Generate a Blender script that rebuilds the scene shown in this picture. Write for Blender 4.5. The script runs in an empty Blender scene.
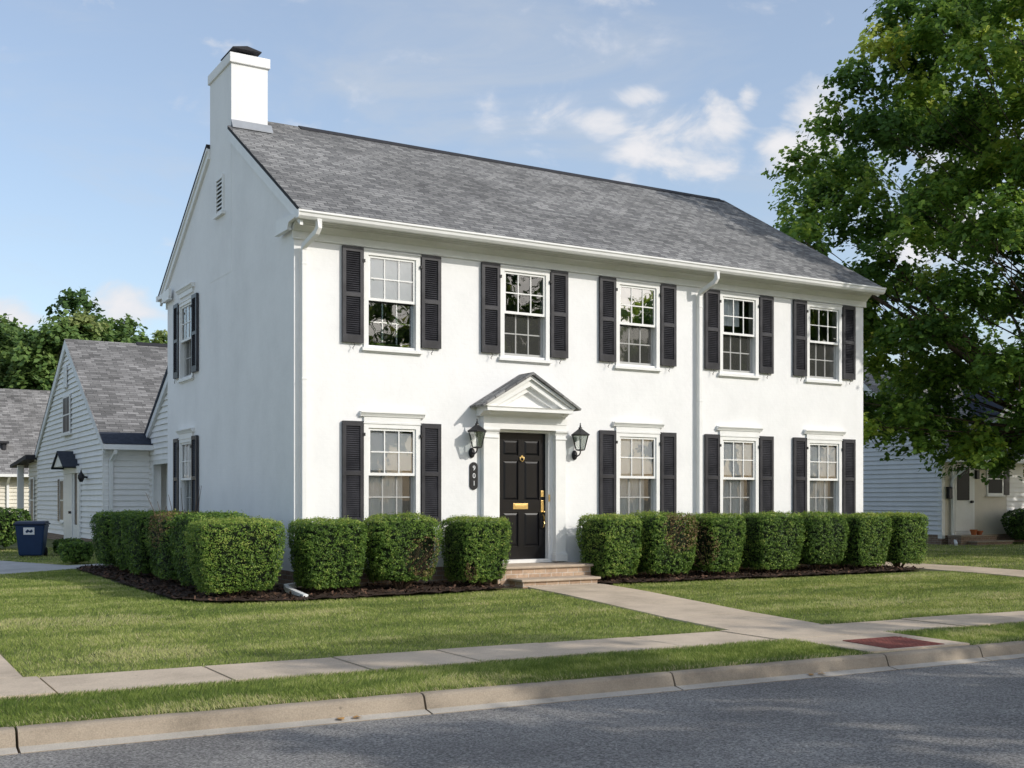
import bpy, math, random
import numpy as np
from mathutils import Vector, Matrix, noise
R = math.radians
random.seed(7); rng = np.random.default_rng(7)
S = bpy.context.scene; COL = S.collection

# ------------------------------------------------------------------ materials
def nmat(name):
    m = bpy.data.materials.new(name); m.use_nodes = True
    nt = m.node_tree; nt.nodes.clear()
    out = nt.nodes.new('ShaderNodeOutputMaterial')
    return m, nt, out
def N(nt, t, **kw):
    n = nt.nodes.new('ShaderNode' + t)
    for k, v in kw.items():
        if k in n.inputs.keys(): n.inputs[k].default_value = v
        else: setattr(n, k, v)
    return n
def ramp(nt, stops):
    r = nt.nodes.new('ShaderNodeValToRGB'); cr = r.color_ramp
    while len(cr.elements) < len(stops): cr.elements.new(.5)
    for e, (p, c) in zip(cr.elements, stops):
        e.position = p; e.color = (c[0], c[1], c[2], 1)
    return r
def c3(a, k=1): return (a[0]*k, a[1]*k, a[2]*k)
def noisy(name, col, var=.12, scale=3., rough=.7, bump=.2, bscale=60., detail=6, col2=None, bdist=.01, stretch=None, spec=.3):
    """base colour broken up by two noises, plus a fine bump"""
    m, nt, out = nmat(name); L = nt.links.new
    p = N(nt, 'BsdfPrincipled'); p.inputs['Roughness'].default_value = rough
    p.inputs['Specular IOR Level'].default_value = spec
    tc = N(nt, 'TexCoord'); mp = N(nt, 'Mapping'); L(tc.outputs['Object'], mp.inputs[0])
    if stretch: mp.inputs['Scale'].default_value = stretch
    n = N(nt, 'TexNoise'); n.inputs['Scale'].default_value = scale; n.inputs['Detail'].default_value = detail; n.inputs['Roughness'].default_value = .65
    L(mp.outputs[0], n.inputs[0])
    a = c3(col, 1-var); b = c3(col2 or col, 1+var)
    r = ramp(nt, [(.32, a), (.68, b)]); L(n.outputs[0], r.inputs[0]); L(r.outputs[0], p.inputs['Base Color'])
    n2 = N(nt, 'TexNoise'); n2.inputs['Scale'].default_value = bscale; n2.inputs['Detail'].default_value = 4
    L(tc.outputs['Object'], n2.inputs[0])
    bm = N(nt, 'Bump'); bm.inputs['Strength'].default_value = bump; bm.inputs['Distance'].default_value = bdist
    L(n2.outputs[0], bm.inputs['Height']); L(bm.outputs[0], p.inputs['Normal'])
    L(p.outputs[0], out.inputs[0])
    return m
def shingle(name, cols, bw=.30, rh=.11, wear=.25):
    m, nt, out = nmat(name); L = nt.links.new
    p = N(nt, 'BsdfPrincipled'); p.inputs['Roughness'].default_value = .95; p.inputs['Specular IOR Level'].default_value = .12
    tc = N(nt, 'TexCoord')
    br = N(nt, 'TexBrick'); br.offset = .37; br.squash = 1.; 
    for k, v in (('Scale', 1.), ('Brick Width', bw), ('Row Height', rh), ('Mortar Size', .006), ('Bias', 0.), ('Mortar Smooth', .3)): br.inputs[k].default_value = v
    br.inputs['Color1'].default_value = (0, 0, 0, 1); br.inputs['Color2'].default_value = (1, 1, 1, 1); br.inputs['Mortar'].default_value = (0, 0, 0, 1)
    dn = N(nt, 'TexNoise'); dn.inputs['Scale'].default_value = 5.; L(tc.outputs['Object'], dn.inputs[0])
    vm = N(nt, 'VectorMath', operation='MULTIPLY_ADD'); L(dn.outputs['Color'], vm.inputs[0]); vm.inputs[1].default_value = (.10, .015, 0); L(tc.outputs['Object'], vm.inputs[2])
    L(vm.outputs[0], br.inputs[0])
    mp = N(nt, 'Mapping'); mp.inputs['Scale'].default_value = (4.5, 13, 13); L(tc.outputs['Object'], mp.inputs[0])
    n = N(nt, 'TexNoise'); n.inputs['Scale'].default_value = 2.1; n.inputs['Detail'].default_value = 5; L(mp.outputs[0], n.inputs[0])
    mx = N(nt, 'Mix', data_type='FLOAT'); mx.inputs[0].default_value = .42
    L(br.outputs[0], mx.inputs[2]); L(n.outputs[0], mx.inputs[3])
    r = ramp(nt, [(.12, cols[0]), (.42, cols[1]), (.78, cols[2])]); L(mx.outputs[0], r.inputs[0])
    n3 = N(nt, 'TexNoise'); n3.inputs['Scale'].default_value = 160; L(tc.outputs['Object'], n3.inputs[0])
    n4 = N(nt, 'TexNoise'); n4.inputs['Scale'].default_value = .7; n4.inputs['Detail'].default_value = 5; L(tc.outputs['Object'], n4.inputs[0])
    mr = N(nt, 'MapRange'); mr.inputs[1].default_value = .3; mr.inputs[2].default_value = .7; mr.inputs[3].default_value = 1-wear; mr.inputs[4].default_value = 1+wear*.6; L(n4.outputs[0], mr.inputs[0])
    mr2 = N(nt, 'MapRange'); mr2.inputs[1].default_value = .3; mr2.inputs[2].default_value = .7; mr2.inputs[3].default_value = .7; mr2.inputs[4].default_value = 1.3; L(n3.outputs[0], mr2.inputs[0])
    mu = N(nt, 'Math', operation='MULTIPLY'); L(mr.outputs[0], mu.inputs[0]); L(mr2.outputs[0], mu.inputs[1])
    vs = N(nt, 'VectorMath', operation='SCALE'); L(r.outputs[0], vs.inputs[0]); L(mu.outputs[0], vs.inputs['Scale'])
    mo = N(nt, 'Mix', data_type='RGBA'); mo.inputs[7].default_value = (*c3(cols[0], .6), 1); L(br.outputs['Fac'], mo.inputs[0]); L(vs.outputs[0], mo.inputs[6])
    L(mo.outputs[2], p.inputs['Base Color'])
    bm = N(nt, 'Bump'); bm.inputs['Strength'].default_value = .7; bm.inputs['Distance'].default_value = .02
    ad = N(nt, 'Math', operation='SUBTRACT'); L(mx.outputs[0], ad.inputs[0]); L(br.outputs['Fac'], ad.inputs[1]); L(ad.outputs[0], bm.inputs['Height'])
    L(bm.outputs[0], p.inputs['Normal']); L(p.outputs[0], out.inputs[0])
    return m
def foliage(name, stops, trans=.35, rough=.55, big=0.0):
    """leaf colour from a tint value stored on every leaf"""
    m, nt, out = nmat(name); L = nt.links.new
    at = N(nt, 'Attribute'); at.attribute_name = 'tint'
    r = ramp(nt, stops); L(at.outputs['Fac'], r.inputs[0])
    src = r.outputs[0]
    if big:
        tc = N(nt, 'TexCoord'); n = N(nt, 'TexNoise'); n.inputs['Scale'].default_value = big; n.inputs['Detail'].default_value = 3; L(tc.outputs['Object'], n.inputs[0])
        mr = N(nt, 'MapRange'); mr.inputs[1].default_value = .35; mr.inputs[2].default_value = .65; mr.inputs[3].default_value = .75; mr.inputs[4].default_value = 1.3; L(n.outputs[0], mr.inputs[0])
        vs = N(nt, 'VectorMath', operation='SCALE'); L(src, vs.inputs[0]); L(mr.outputs[0], vs.inputs['Scale']); src = vs.outputs[0]
    p = N(nt, 'BsdfPrincipled'); p.inputs['Roughness'].default_value = rough; p.inputs['Specular IOR Level'].default_value = .25
    t = N(nt, 'BsdfTranslucent'); L(src, p.inputs['Base Color'])
    hs = N(nt, 'HueSaturation'); hs.inputs['Hue'].default_value = .485; hs.inputs['Value'].default_value = 1.5; L(src, hs.inputs['Color']); L(hs.outputs[0], t.inputs[0])
    mx = N(nt, 'MixShader'); mx.inputs[0].default_value = trans; L(p.outputs[0], mx.inputs[1]); L(t.outputs[0], mx.inputs[2]); L(mx.outputs[0], out.inputs[0])
    return m
def glass(name, refl=.16, tint=(.82, .86, .86), boost=1.0):
    m, nt, out = nmat(name); L = nt.links.new
    tr = N(nt, 'BsdfTransparent'); tr.inputs[0].default_value = (*tint, 1)
    gl = N(nt, 'BsdfGlossy'); gl.inputs['Roughness'].default_value = .012
    fr = N(nt, 'Fresnel'); fr.inputs[0].default_value = 1.5
    ad = N(nt, 'Math', operation='MULTIPLY_ADD'); ad.inputs[1].default_value = boost; ad.inputs[2].default_value = refl; ad.use_clamp = True; L(fr.outputs[0], ad.inputs[0])
    tc = N(nt, 'TexCoord'); n = N(nt, 'TexNoise'); n.inputs['Scale'].default_value = 1.6; L(tc.outputs['Object'], n.inputs[0])
    bm = N(nt, 'Bump'); bm.inputs['Strength'].default_value = .12; bm.inputs['Distance'].default_value = .03; L(n.outputs[0], bm.inputs['Height']); L(bm.outputs[0], gl.inputs['Normal'])
    mx = N(nt, 'MixShader'); L(ad.outputs[0], mx.inputs[0]); L(tr.outputs[0], mx.inputs[1]); L(gl.outputs[0], mx.inputs[2]); L(mx.outputs[0], out.inputs[0])
    return m
def mesh_screen(name, col, op):
    m, nt, out = nmat(name); L = nt.links.new
    tr = N(nt, 'BsdfTransparent'); d = N(nt, 'BsdfDiffuse'); d.inputs[0].default_value = (*col, 1)
    mx = N(nt, 'MixShader'); mx.inputs[0].default_value = op; L(tr.outputs[0], mx.inputs[1]); L(d.outputs[0], mx.inputs[2]); L(mx.outputs[0], out.inputs[0])
    return m
def metal(name, col, rough=.3):
    m = noisy(name, col, .08, 20, rough, .05, 90); m.node_tree.nodes['Principled BSDF'].inputs['Metallic'].default_value = 1.; return m
def brick_mat(name, c1, c2, mort, bw=.2, rh=.067, plane='xz'):
    m, nt, out = nmat(name); L = nt.links.new
    p = N(nt, 'BsdfPrincipled'); p.inputs['Roughness'].default_value = .9
    tc = N(nt, 'TexCoord'); sx = N(nt, 'SeparateXYZ'); L(tc.outputs['Object'], sx.inputs[0])
    ad = N(nt, 'Math', operation='ADD'); L(sx.outputs[0], ad.inputs[0]); L(sx.outputs[1], ad.inputs[1])
    cb = N(nt, 'CombineXYZ'); L(ad.outputs[0], cb.inputs[0]); L(sx.outputs[2], cb.inputs[1])
    br = N(nt, 'TexBrick'); L(cb.outputs[0], br.inputs[0])
    for k, v in (('Scale', 1.), ('Brick Width', bw), ('Row Height', rh), ('Mortar Size', .006)): br.inputs[k].default_value = v
    br.inputs['Color1'].default_value = (*c1, 1); br.inputs['Color2'].default_value = (*c2, 1); br.inputs['Mortar'].default_value = (*mort, 1)
    n = N(nt, 'TexNoise'); n.inputs['Scale'].default_value = 25; n.inputs['Detail'].default_value = 5; L(tc.outputs['Object'], n.inputs[0])
    mr = N(nt, 'MapRange'); mr.inputs[3].default_value = .6; mr.inputs[4].default_value = 1.4; L(n.outputs[0], mr.inputs[0])
    vs = N(nt, 'VectorMath', operation='SCALE'); L(br.outputs[0], vs.inputs[0]); L(mr.outputs[0], vs.inputs['Scale']); L(vs.outputs[0], p.inputs['Base Color'])
    bm = N(nt, 'Bump'); bm.inputs['Strength'].default_value = .5; bm.inputs['Distance'].default_value = .008; bm.invert = True; L(br.outputs['Fac'], bm.inputs['Height']); L(bm.outputs[0], p.inputs['Normal'])
    L(p.outputs[0], out.inputs[0]); return m
def painted_wall(name, col):
    """white paint over brick: courses barely show through, faint streaks and dirt"""
    m, nt, out = nmat(name); L = nt.links.new
    p = N(nt, 'BsdfPrincipled'); p.inputs['Roughness'].default_value = .75; p.inputs['Specular IOR Level'].default_value = .25
    tc = N(nt, 'TexCoord'); sx = N(nt, 'SeparateXYZ'); L(tc.outputs['Object'], sx.inputs[0])
    ad = N(nt, 'Math', operation='ADD'); L(sx.outputs[0], ad.inputs[0]); L(sx.outputs[1], ad.inputs[1])
    cb = N(nt, 'CombineXYZ'); L(ad.outputs[0], cb.inputs[0]); L(sx.outputs[2], cb.inputs[1])
    br = N(nt, 'TexBrick'); L(cb.outputs[0], br.inputs[0])
    for k, v in (('Scale', 1.), ('Brick Width', .21), ('Row Height', .068), ('Mortar Size', .008), ('Mortar Smooth', 1.)): br.inputs[k].default_value = v
    n = N(nt, 'TexNoise'); n.inputs['Scale'].default_value = .9; n.inputs['Detail'].default_value = 7; n.inputs['Roughness'].default_value = .7
    mp = N(nt, 'Mapping'); mp.inputs['Scale'].default_value = (1.1, 1.1, .9); L(tc.outputs['Object'], mp.inputs[0]); L(mp.outputs[0], n.inputs[0])
    r = ramp(nt, [(.28, c3(col, .89)), (.5, c3(col, .97)), (.72, c3(col, 1.03))]); L(n.outputs[0], r.inputs[0]); L(r.outputs[0], p.inputs['Base Color'])
    n2 = N(nt, 'TexNoise'); n2.inputs['Scale'].default_value = 14; n2.inputs['Detail'].default_value = 6; L(tc.outputs['Object'], n2.inputs[0])
    mu = N(nt, 'Math', operation='MULTIPLY_ADD'); mu.inputs[1].default_value = -.10; L(br.outputs['Fac'], mu.inputs[0]); L(n2.outputs[0], mu.inputs[2])
    bm = N(nt, 'Bump'); bm.inputs['Strength'].default_value = .24; bm.inputs['Distance'].default_value = .012; L(mu.outputs[0], bm.inputs['Height']); L(bm.outputs[0], p.inputs['Normal'])
    L(p.outputs[0], out.inputs[0]); return m

M = {}
M['wall'] = painted_wall('white painted masonry', (.84, .84, .835))
M['trim'] = noisy('white trim paint', (.80, .80, .78), .04, 5, .45, .05, 40)
M['frieze'] = noisy('pale frieze paint', (.74, .74, .70), .04, 5, .5, .05, 40)
M['vinyl'] = noisy('white vinyl siding', (.84, .83, .81), .05, 2, .5, .05, 40)
M['cream'] = noisy('cream siding', (.70, .66, .56), .05, 2, .5, .05, 40)
M['greysid'] = noisy('pale grey siding', (.74, .75, .76), .05, 2, .5, .05, 40)
M['shutter'] = noisy('charcoal shutter paint', (.030, .030, .036), .25, 4, .38, .06, 60, col2=(.042, .042, .048))
M['black'] = noisy('black door paint', (.006, .006, .008), .2, 4, .3, .05, 50)
M['iron'] = noisy('black lantern metal', (.02, .02, .022), .3, 20, .4, .1, 80)
M['brass'] = metal('polished brass', (.70, .51, .22), .3)
M['roof'] = shingle('grey asphalt shingles', [(.125, .125, .127), (.205, .205, .204), (.30, .298, .292)], bw=.17, rh=.085)
M['roof2'] = shingle('brown grey shingles', [(.115, .112, .11), (.20, .195, .19), (.30, .292, .285)])
M['roofdk'] = noisy('dark blue grey shingle', (.035, .042, .058), .25, 12, .9, .3, 60)
M['edge'] = noisy('dark roof edge', (.03, .03, .034), .2, 10, .8, .2, 60)
M['lead'] = noisy('grey flashing', (.30, .32, .35), .1, 8, .5, .1, 30)
M['glass'] = glass('window glass', .11, tint=(.95, .97, .97), boost=1.3)
M['lampglass'] = glass('lantern glass', .22)
M['screen'] = mesh_screen('insect screen', (.13, .13, .12), .32)
M['blind'] = noisy('white blind', (.93, .95, .96), .03, 5, .7, .05, 30)
M['curtain'] = noisy('cream sheer curtain', (.90, .94, .96), .06, 5, .9, .05, 30)
M['dark'] = noisy('dark room liner', (.035, .032, .03), .3, 1.5, .9, .05, 30)
M['darkglass'] = noisy('dark window pane', (.012, .014, .016), .3, 1.5, .35, .02, 2, spec=.12)
M['foundation'] = brick_mat('brown foundation brick', (.20, .13, .09), (.28, .19, .14), (.30, .27, .23))
M['stepbrick'] = brick_mat('tan step brick', (.37, .25, .17), (.47, .34, .24), (.52, .46, .39), bw=.2, rh=.075)
M['slabstone'] = noisy('weathered step slab', (.45, .365, .28), .12, 9, .85, .3, 70)
M['mulch'] = noisy('dark brown mulch', (.045, .027, .018), .5, 22, .95, 1., 30, bdist=.04)
M['bark'] = noisy('grey brown bark', (.10, .075, .055), .35, 9, .95, .9, 22, bdist=.03, stretch=(1, 1, .25))
M['twig'] = noisy('twig bark', (.11, .07, .045), .3, 20, .9, .3, 60)
M['bin'] = noisy('navy bin plastic', (.012, .035, .095), .12, 6, .42, .06, 60)
M['binlid'] = noisy('dark navy lid plastic', (.012, .022, .05), .12, 6, .4, .06, 60)
M['white'] = noisy('plain white label', (.75, .76, .78), .03, 20, .5, .02, 60)
M['rubber'] = noisy('black rubber', (.012, .012, .012), .2, 20, .8, .1, 60)
M['terracotta'] = noisy('terracotta', (.42, .13, .05), .12, 12, .8, .1, 60)
M['tactile'] = noisy('brick red tactile panel', (.20, .062, .048), .35, 14, .9, .7, 75, bdist=.02)
M['door2'] = noisy('white door paint', (.72, .72, .70), .04, 5, .4, .03, 40)
M['dryleaf'] = noisy('dry leaf', (.40, .22, .07), .3, 30, .7, .2, 60)

def concrete(name, col, dk=.72):
    m, nt, out = nmat(name); L = nt.links.new
    p = N(nt, 'BsdfPrincipled'); p.inputs['Roughness'].default_value = .9; p.inputs['Specular IOR Level'].default_value = .2
    tc = N(nt, 'TexCoord')
    n = N(nt, 'TexNoise'); n.inputs['Scale'].default_value = 1.3; n.inputs['Detail'].default_value = 8; n.inputs['Roughness'].default_value = .7; L(tc.outputs['Object'], n.inputs[0])
    r = ramp(nt, [(.3, c3(col, dk)), (.5, c3(col, .93)), (.7, c3(col, 1.12))]); L(n.outputs[0], r.inputs[0])
    n2 = N(nt, 'TexNoise'); n2.inputs['Scale'].default_value = 120; n2.inputs['Detail'].default_value = 3; L(tc.outputs['Object'], n2.inputs[0])
    mr = N(nt, 'MapRange'); mr.inputs[1].default_value = .3; mr.inputs[2].default_value = .7; mr.inputs[3].default_value = .82; mr.inputs[4].default_value = 1.12; L(n2.outputs[0], mr.inputs[0])
    vo = N(nt, 'TexVoronoi'); vo.inputs['Scale'].default_value = 5.; L(tc.outputs['Object'], vo.inputs[0])
    st = N(nt, 'MapRange'); st.inputs[1].default_value = .03; st.inputs[2].default_value = .09; st.inputs[3].default_value = .7; st.inputs[4].default_value = 1.; L(vo.outputs[0], st.inputs[0])
    mu = N(nt, 'Math', operation='MULTIPLY'); L(mr.outputs[0], mu.inputs[0]); L(st.outputs[0], mu.inputs[1])
    vs = N(nt, 'VectorMath', operation='SCALE'); L(r.outputs[0], vs.inputs[0]); L(mu.outputs[0], vs.inputs['Scale']); L(vs.outputs[0], p.inputs['Base Color'])
    bm = N(nt, 'Bump'); bm.inputs['Strength'].default_value = .35; bm.inputs['Distance'].default_value = .006; L(n2.outputs[0], bm.inputs['Height']); L(bm.outputs[0], p.inputs['Normal'])
    L(p.outputs[0], out.inputs[0]); return m
M['concrete'] = concrete('sidewalk concrete', (.58, .475, .36))
M['kerb'] = concrete('kerb concrete', (.36, .30, .23), .5)
M['pan'] = concrete('gutter pan concrete', (.47, .43, .37))
M['drive'] = concrete('driveway concrete', (.48, .47, .45))
def asphalt():
    m, nt, out = nmat('asphalt'); L = nt.links.new
    p = N(nt, 'BsdfPrincipled'); p.inputs['Roughness'].default_value = .85; p.inputs['Specular IOR Level'].default_value = .3
    tc = N(nt, 'TexCoord')
    n1 = N(nt, 'TexNoise'); n1.inputs['Scale'].default_value = .8; n1.inputs['Detail'].default_value = 7; L(tc.outputs['Object'], n1.inputs[0])
    vo = N(nt, 'TexVoronoi'); vo.inputs['Scale'].default_value = 75; L(tc.outputs['Object'], vo.inputs[0])
    n2 = N(nt, 'TexNoise'); n2.inputs['Scale'].default_value = 55; n2.inputs['Detail'].default_value = 5; n2.inputs['Roughness'].default_value = .8; L(tc.outputs['Object'], n2.inputs[0])
    r1 = ramp(nt, [(.35, (.245, .236, .226)), (.65, (.36, .345, .325))]); L(n1.outputs[0], r1.inputs[0])
    bw = N(nt, 'RGBToBW'); L(vo.outputs['Color'], bw.inputs[0])
    mr = N(nt, 'MapRange'); mr.inputs[1].default_value = .1; mr.inputs[2].default_value = .9; mr.inputs[3].default_value = .55; mr.inputs[4].default_value = 1.5; L(bw.outputs[0], mr.inputs[0])
    mr2 = N(nt, 'MapRange'); mr2.inputs[1].default_value = .38; mr2.inputs[2].default_value = .66; mr2.inputs[3].default_value = .5; mr2.inputs[4].default_value = 1.75; L(n2.outputs[0], mr2.inputs[0])
    mu = N(nt, 'Math', operation='MULTIPLY'); L(mr.outputs[0], mu.inputs[0]); L(mr2.outputs[0], mu.inputs[1])
    vs = N(nt, 'VectorMath', operation='SCALE'); L(r1.outputs[0], vs.inputs[0]); L(mu.outputs[0], vs.inputs['Scale']); L(vs.outputs[0], p.inputs['Base Color'])
    bm = N(nt, 'Bump'); bm.inputs['Strength'].default_value = .8; bm.inputs['Distance'].default_value = .012; L(mu.outputs[0], bm.inputs['Height']); L(bm.outputs[0], p.inputs['Normal'])
    L(p.outputs[0], out.inputs[0]); return m
M['asphalt'] = asphalt()
M['soil'] = noisy('lawn soil and thatch', (.09, .115, .04), .35, 2.2, .95, .8, 45, col2=(.17, .175, .065), bdist=.03)
M['grass'] = foliage('grass blades', [(0, (.10, .16, .03)), (.35, (.25, .32, .07)), (.62, (.43, .46, .155)), (.85, (.58, .55, .28)), (1, (.58, .49, .30))], .3, .6)
M['hedge'] = foliage('clipped yew leaves', [(0, (.015, .034, .008)), (.4, (.085, .165, .028)), (.72, (.195, .31, .05)), (.86, (.36, .41, .10)), (.9, (.16, .11, .05)), (1, (.36, .25, .12))], .28, .5)
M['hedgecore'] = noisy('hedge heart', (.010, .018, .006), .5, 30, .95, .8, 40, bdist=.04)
M['maple'] = foliage('maple leaves', [(0, (.06, .13, .026)), (.4, (.15, .27, .046)), (.72, (.31, .43, .068)), (1, (.48, .53, .12))], .5, .45)
M['oak'] = foliage('oak leaves', [(0, (.06, .12, .035)), (.5, (.15, .24, .065)), (.85, (.19, .27, .075)), (1, (.27, .32, .12))], .34, .5)
M['rust'] = foliage('turning leaves', [(0, (.05, .07, .018)), (.5, (.10, .11, .03)), (.8, (.20, .14, .05)), (1, (.26, .13, .05))], .34, .5)

# ------------------------------------------------------------------ mesh helpers
class MB:
    def __init__(s): s.v = []; s.f = []; s.m = []
    def face(s, pts, mi=0):
        k = len(s.v); s.v += [tuple(p) for p in pts]; s.f.append(tuple(range(k, k+len(pts)))); s.m.append(mi)
    def box(s, x0, x1, y0, y1, z0, z1, mi=0):
        k = len(s.v)
        s.v += [(x0,y0,z0),(x1,y0,z0),(x1,y1,z0),(x0,y1,z0),(x0,y0,z1),(x1,y0,z1),(x1,y1,z1),(x0,y1,z1)]
        for f in ((0,3,2,1),(4,5,6,7),(0,1,5,4),(1,2,6,5),(2,3,7,6),(3,0,4,7)): s.f.append(tuple(k+i for i in f)); s.m.append(mi)
    def prism(s, prof, a0, a1, axis='x', mi=0):
        """closed profile [(p,q)] swept along an axis: x -> (a,p,q), y -> (p,a,q), z -> (p,q,a)"""
        n = len(prof); k = len(s.v)
        for a in (a0, a1):
            for p, q in prof: s.v.append({'x': (a,p,q), 'y': (p,a,q), 'z': (p,q,a)}[axis])
        s.f.append(tuple(k+i for i in range(n))); s.f.append(tuple(k+n+i for i in reversed(range(n)))); s.m += [mi, mi]
        for i in range(n):
            j = (i+1) % n; s.f.append((k+i, k+n+i, k+n+j, k+j)); s.m.append(mi)
    def tube(s, pts, rad, seg=8, mi=0, flat=1.):
        pts = [Vector(p) for p in pts]; rad = rad if isinstance(rad, (list, tuple)) else [rad]*len(pts)
        k = len(s.v); up = Vector((0,0,1))
        for i, p in enumerate(pts):
            d = (pts[min(i+1, len(pts)-1)] - pts[max(i-1, 0)]).normalized()
            a = d.cross(up); a = a.normalized() if a.length > .05 else Vector((1,0,0)); b = a.cross(d).normalized()
            for j in range(seg):
                t = 2*math.pi*(j+.5)/seg; s.v.append(tuple(p + a*math.cos(t)*rad[i] + b*math.sin(t)*rad[i]*flat))
        for i in range(len(pts)-1):
            for j in range(seg):
                s.f.append((k+i*seg+j, k+i*seg+(j+1)%seg, k+(i+1)*seg+(j+1)%seg, k+(i+1)*seg+j)); s.m.append(mi)
        s.f.append(tuple(k+j for j in reversed(range(seg)))); s.f.append(tuple(k+(len(pts)-1)*seg+j for j in range(seg))); s.m += [mi, mi]
    def lathe(s, prof, cx, cy, seg=12, mi=0, sx=1., sy=1., rot=0.):
        k = len(s.v); n = len(prof)
        for r_, z in prof:
            for j in range(seg):
                t = 2*math.pi*j/seg+rot; s.v.append((cx+r_*math.cos(t)*sx, cy+r_*math.sin(t)*sy, z))
        for i in range(n-1):
            for j in range(seg): s.f.append((k+i*seg+j, k+i*seg+(j+1)%seg, k+(i+1)*seg+(j+1)%seg, k+(i+1)*seg+j)); s.m.append(mi)
        s.f.append(tuple(k+j for j in reversed(range(seg)))); s.f.append(tuple(k+(n-1)*seg+j for j in range(seg))); s.m += [mi, mi]
    def mesh(s, name, mats, bevel=0, smooth=False):
        me = bpy.data.meshes.new(name); me.from_pydata(s.v, [], s.f)
        for m in (mats if isinstance(mats, (list, tuple)) else [mats]): me.materials.append(m)
        me.polygons.foreach_set('material_index', s.m)
        if smooth: me.polygons.foreach_set('use_smooth', [True]*len(s.f))
        me.update(); return me
    def build(s, name, mats, parent=None, loc=(0,0,0), rotz=0, bevel=0, smooth=False, fix=True):
        me = s.mesh(name, mats, smooth=smooth)
        if fix:
            import bmesh
            b = bmesh.new(); b.from_mesh(me); bmesh.ops.recalc_face_normals(b, faces=b.faces); b.to_mesh(me); b.free()
        o = link(name, me, parent, loc, rotz)
        if bevel:
            md = o.modifiers.new('bevel', 'BEVEL'); md.width = bevel; md.segments = 2; md.limit_method = 'ANGLE'
        return o
def link(name, me, parent=None, loc=(0,0,0), rotz=0):
    o = bpy.data.objects.new(name, me); COL.objects.link(o); o.location = loc; o.rotation_euler = (0, 0, rotz); o.parent = parent
    return o
def empty(name, loc, label, cat, group=None, rotz=0):
    o = bpy.data.objects.new(name, None); COL.objects.link(o); o.location = loc; o.rotation_euler = (0,0,rotz); o.empty_display_size = .2
    return tag(o, label, cat, group)
def tag(o, label=None, cat=None, group=None, kind=None):
    if label: o['label'] = label
    if cat: o['category'] = cat
    if group: o['group'] = group
    if kind: o['kind'] = kind
    return o
def copy_tree(o, parent=None, top=True):
    c = o.copy(); COL.objects.link(c); c.parent = parent
    for ch in list(o.children): copy_tree(ch, c, False)
    return c
def leaves_mesh(name, C, Nn, size, tint, mat, template, jitter=.35, spin=True):
    """many small separate leaf faces: centres C, normals Nn, sizes and a tint each"""
    n = len(C); T = np.array(template, float); k = len(T)
    Nn = Nn / (np.linalg.norm(Nn, axis=1, keepdims=True)+1e-9)
    ref = rng.normal(size=(n, 3)); U = np.cross(Nn, ref); U /= (np.linalg.norm(U, axis=1, keepdims=True)+1e-9); V = np.cross(Nn, U)
    sz = size[:, None, None]
    P = C[:, None, :] + sz*(T[None, :, 0:1]*U[:, None, :] + T[None, :, 1:2]*V[:, None, :] + T[None, :, 2:3]*Nn[:, None, :])
    return raw_mesh(name, P.reshape(-1, 3), n, k, tint, mat)
def raw_mesh(name, P, n, k, tint, mat):
    me = bpy.data.meshes.new(name); me.vertices.add(n*k); me.vertices.foreach_set('co', P.astype('f').ravel())
    me.loops.add(n*k); me.loops.foreach_set('vertex_index', np.arange(n*k, dtype='i'))
    me.polygons.add(n); me.polygons.foreach_set('loop_start', np.arange(0, n*k, k, dtype='i'))
    a = me.attributes.new('tint', 'FLOAT', 'FACE'); a.data.foreach_set('value', tint.astype('f'))
    me.materials.append(mat); me.update(calc_edges=True); me.validate(); return me

# ------------------------------------------------------------------ ground
# the street runs almost parallel to the house: y = s - .05 x
SK = .05
def sm(a, b, t): t = min(1, max(0, (t-a)/(b-a))); return t*t*(3-2*t)
def gz(x, y):
    s = y + SK*x
    z = .05 - .10*sm(-1., -6., s) if s > -6 else -.05
    if s < -6.87: z = -.05 - .03*sm(-6.87, -7.8, s)
    z -= .14*sm(14, 23, x)*sm(-6, 3, y)
    return z
def sheet(mb, xs, ss, zf, mi=0):
    k = len(mb.v)
    for s in ss:
        for x in xs: mb.v.append((x, s-SK*x, zf(x, s-SK*x, s)))
    nx = len(xs)
    for j in range(len(ss)-1):
        for i in range(nx-1): mb.f.append((k+j*nx+i, k+j*nx+i+1, k+(j+1)*nx+i+1, k+(j+1)*nx+i)); mb.m.append(mi)
def ground_z(x, y, s):
    if -17.2 < s < -7.83: return -.42
    if s <= -17.2: return -.1
    return gz(x, y) + .012*noise.noise(Vector((x*.6, y*.6, 0)))
xs = [-500, -200, -80, -40, -20] + [v*.5 for v in range(-28, 60)] + [32, 36, 42, 60, 100, 200, 500]
ss = [-500, -200, -80, -40, -25, -17.25, -17.15, -7.87, -7.82, -7.4, -7.1, -6.87] + [-6.4+.5*v for v in range(0, 60)] + [26, 30, 40, 60, 100, 200, 500]
mb = MB(); sheet(mb, xs, sorted(ss), ground_z); tag(mb.build('ground', M['soil'], smooth=True), kind='structure')
mb = MB(); sheet(mb, [-300, -60, -20, -10, 0, 10, 20, 60, 300], [-17.0, -16, -12.5, -9.5, -8.0], lambda x, y, s: -.203 + .05*(1-abs((s+12.5)/4.5)**2))
tag(mb.build('road', M['asphalt'], smooth=True), kind='structure')
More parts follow.
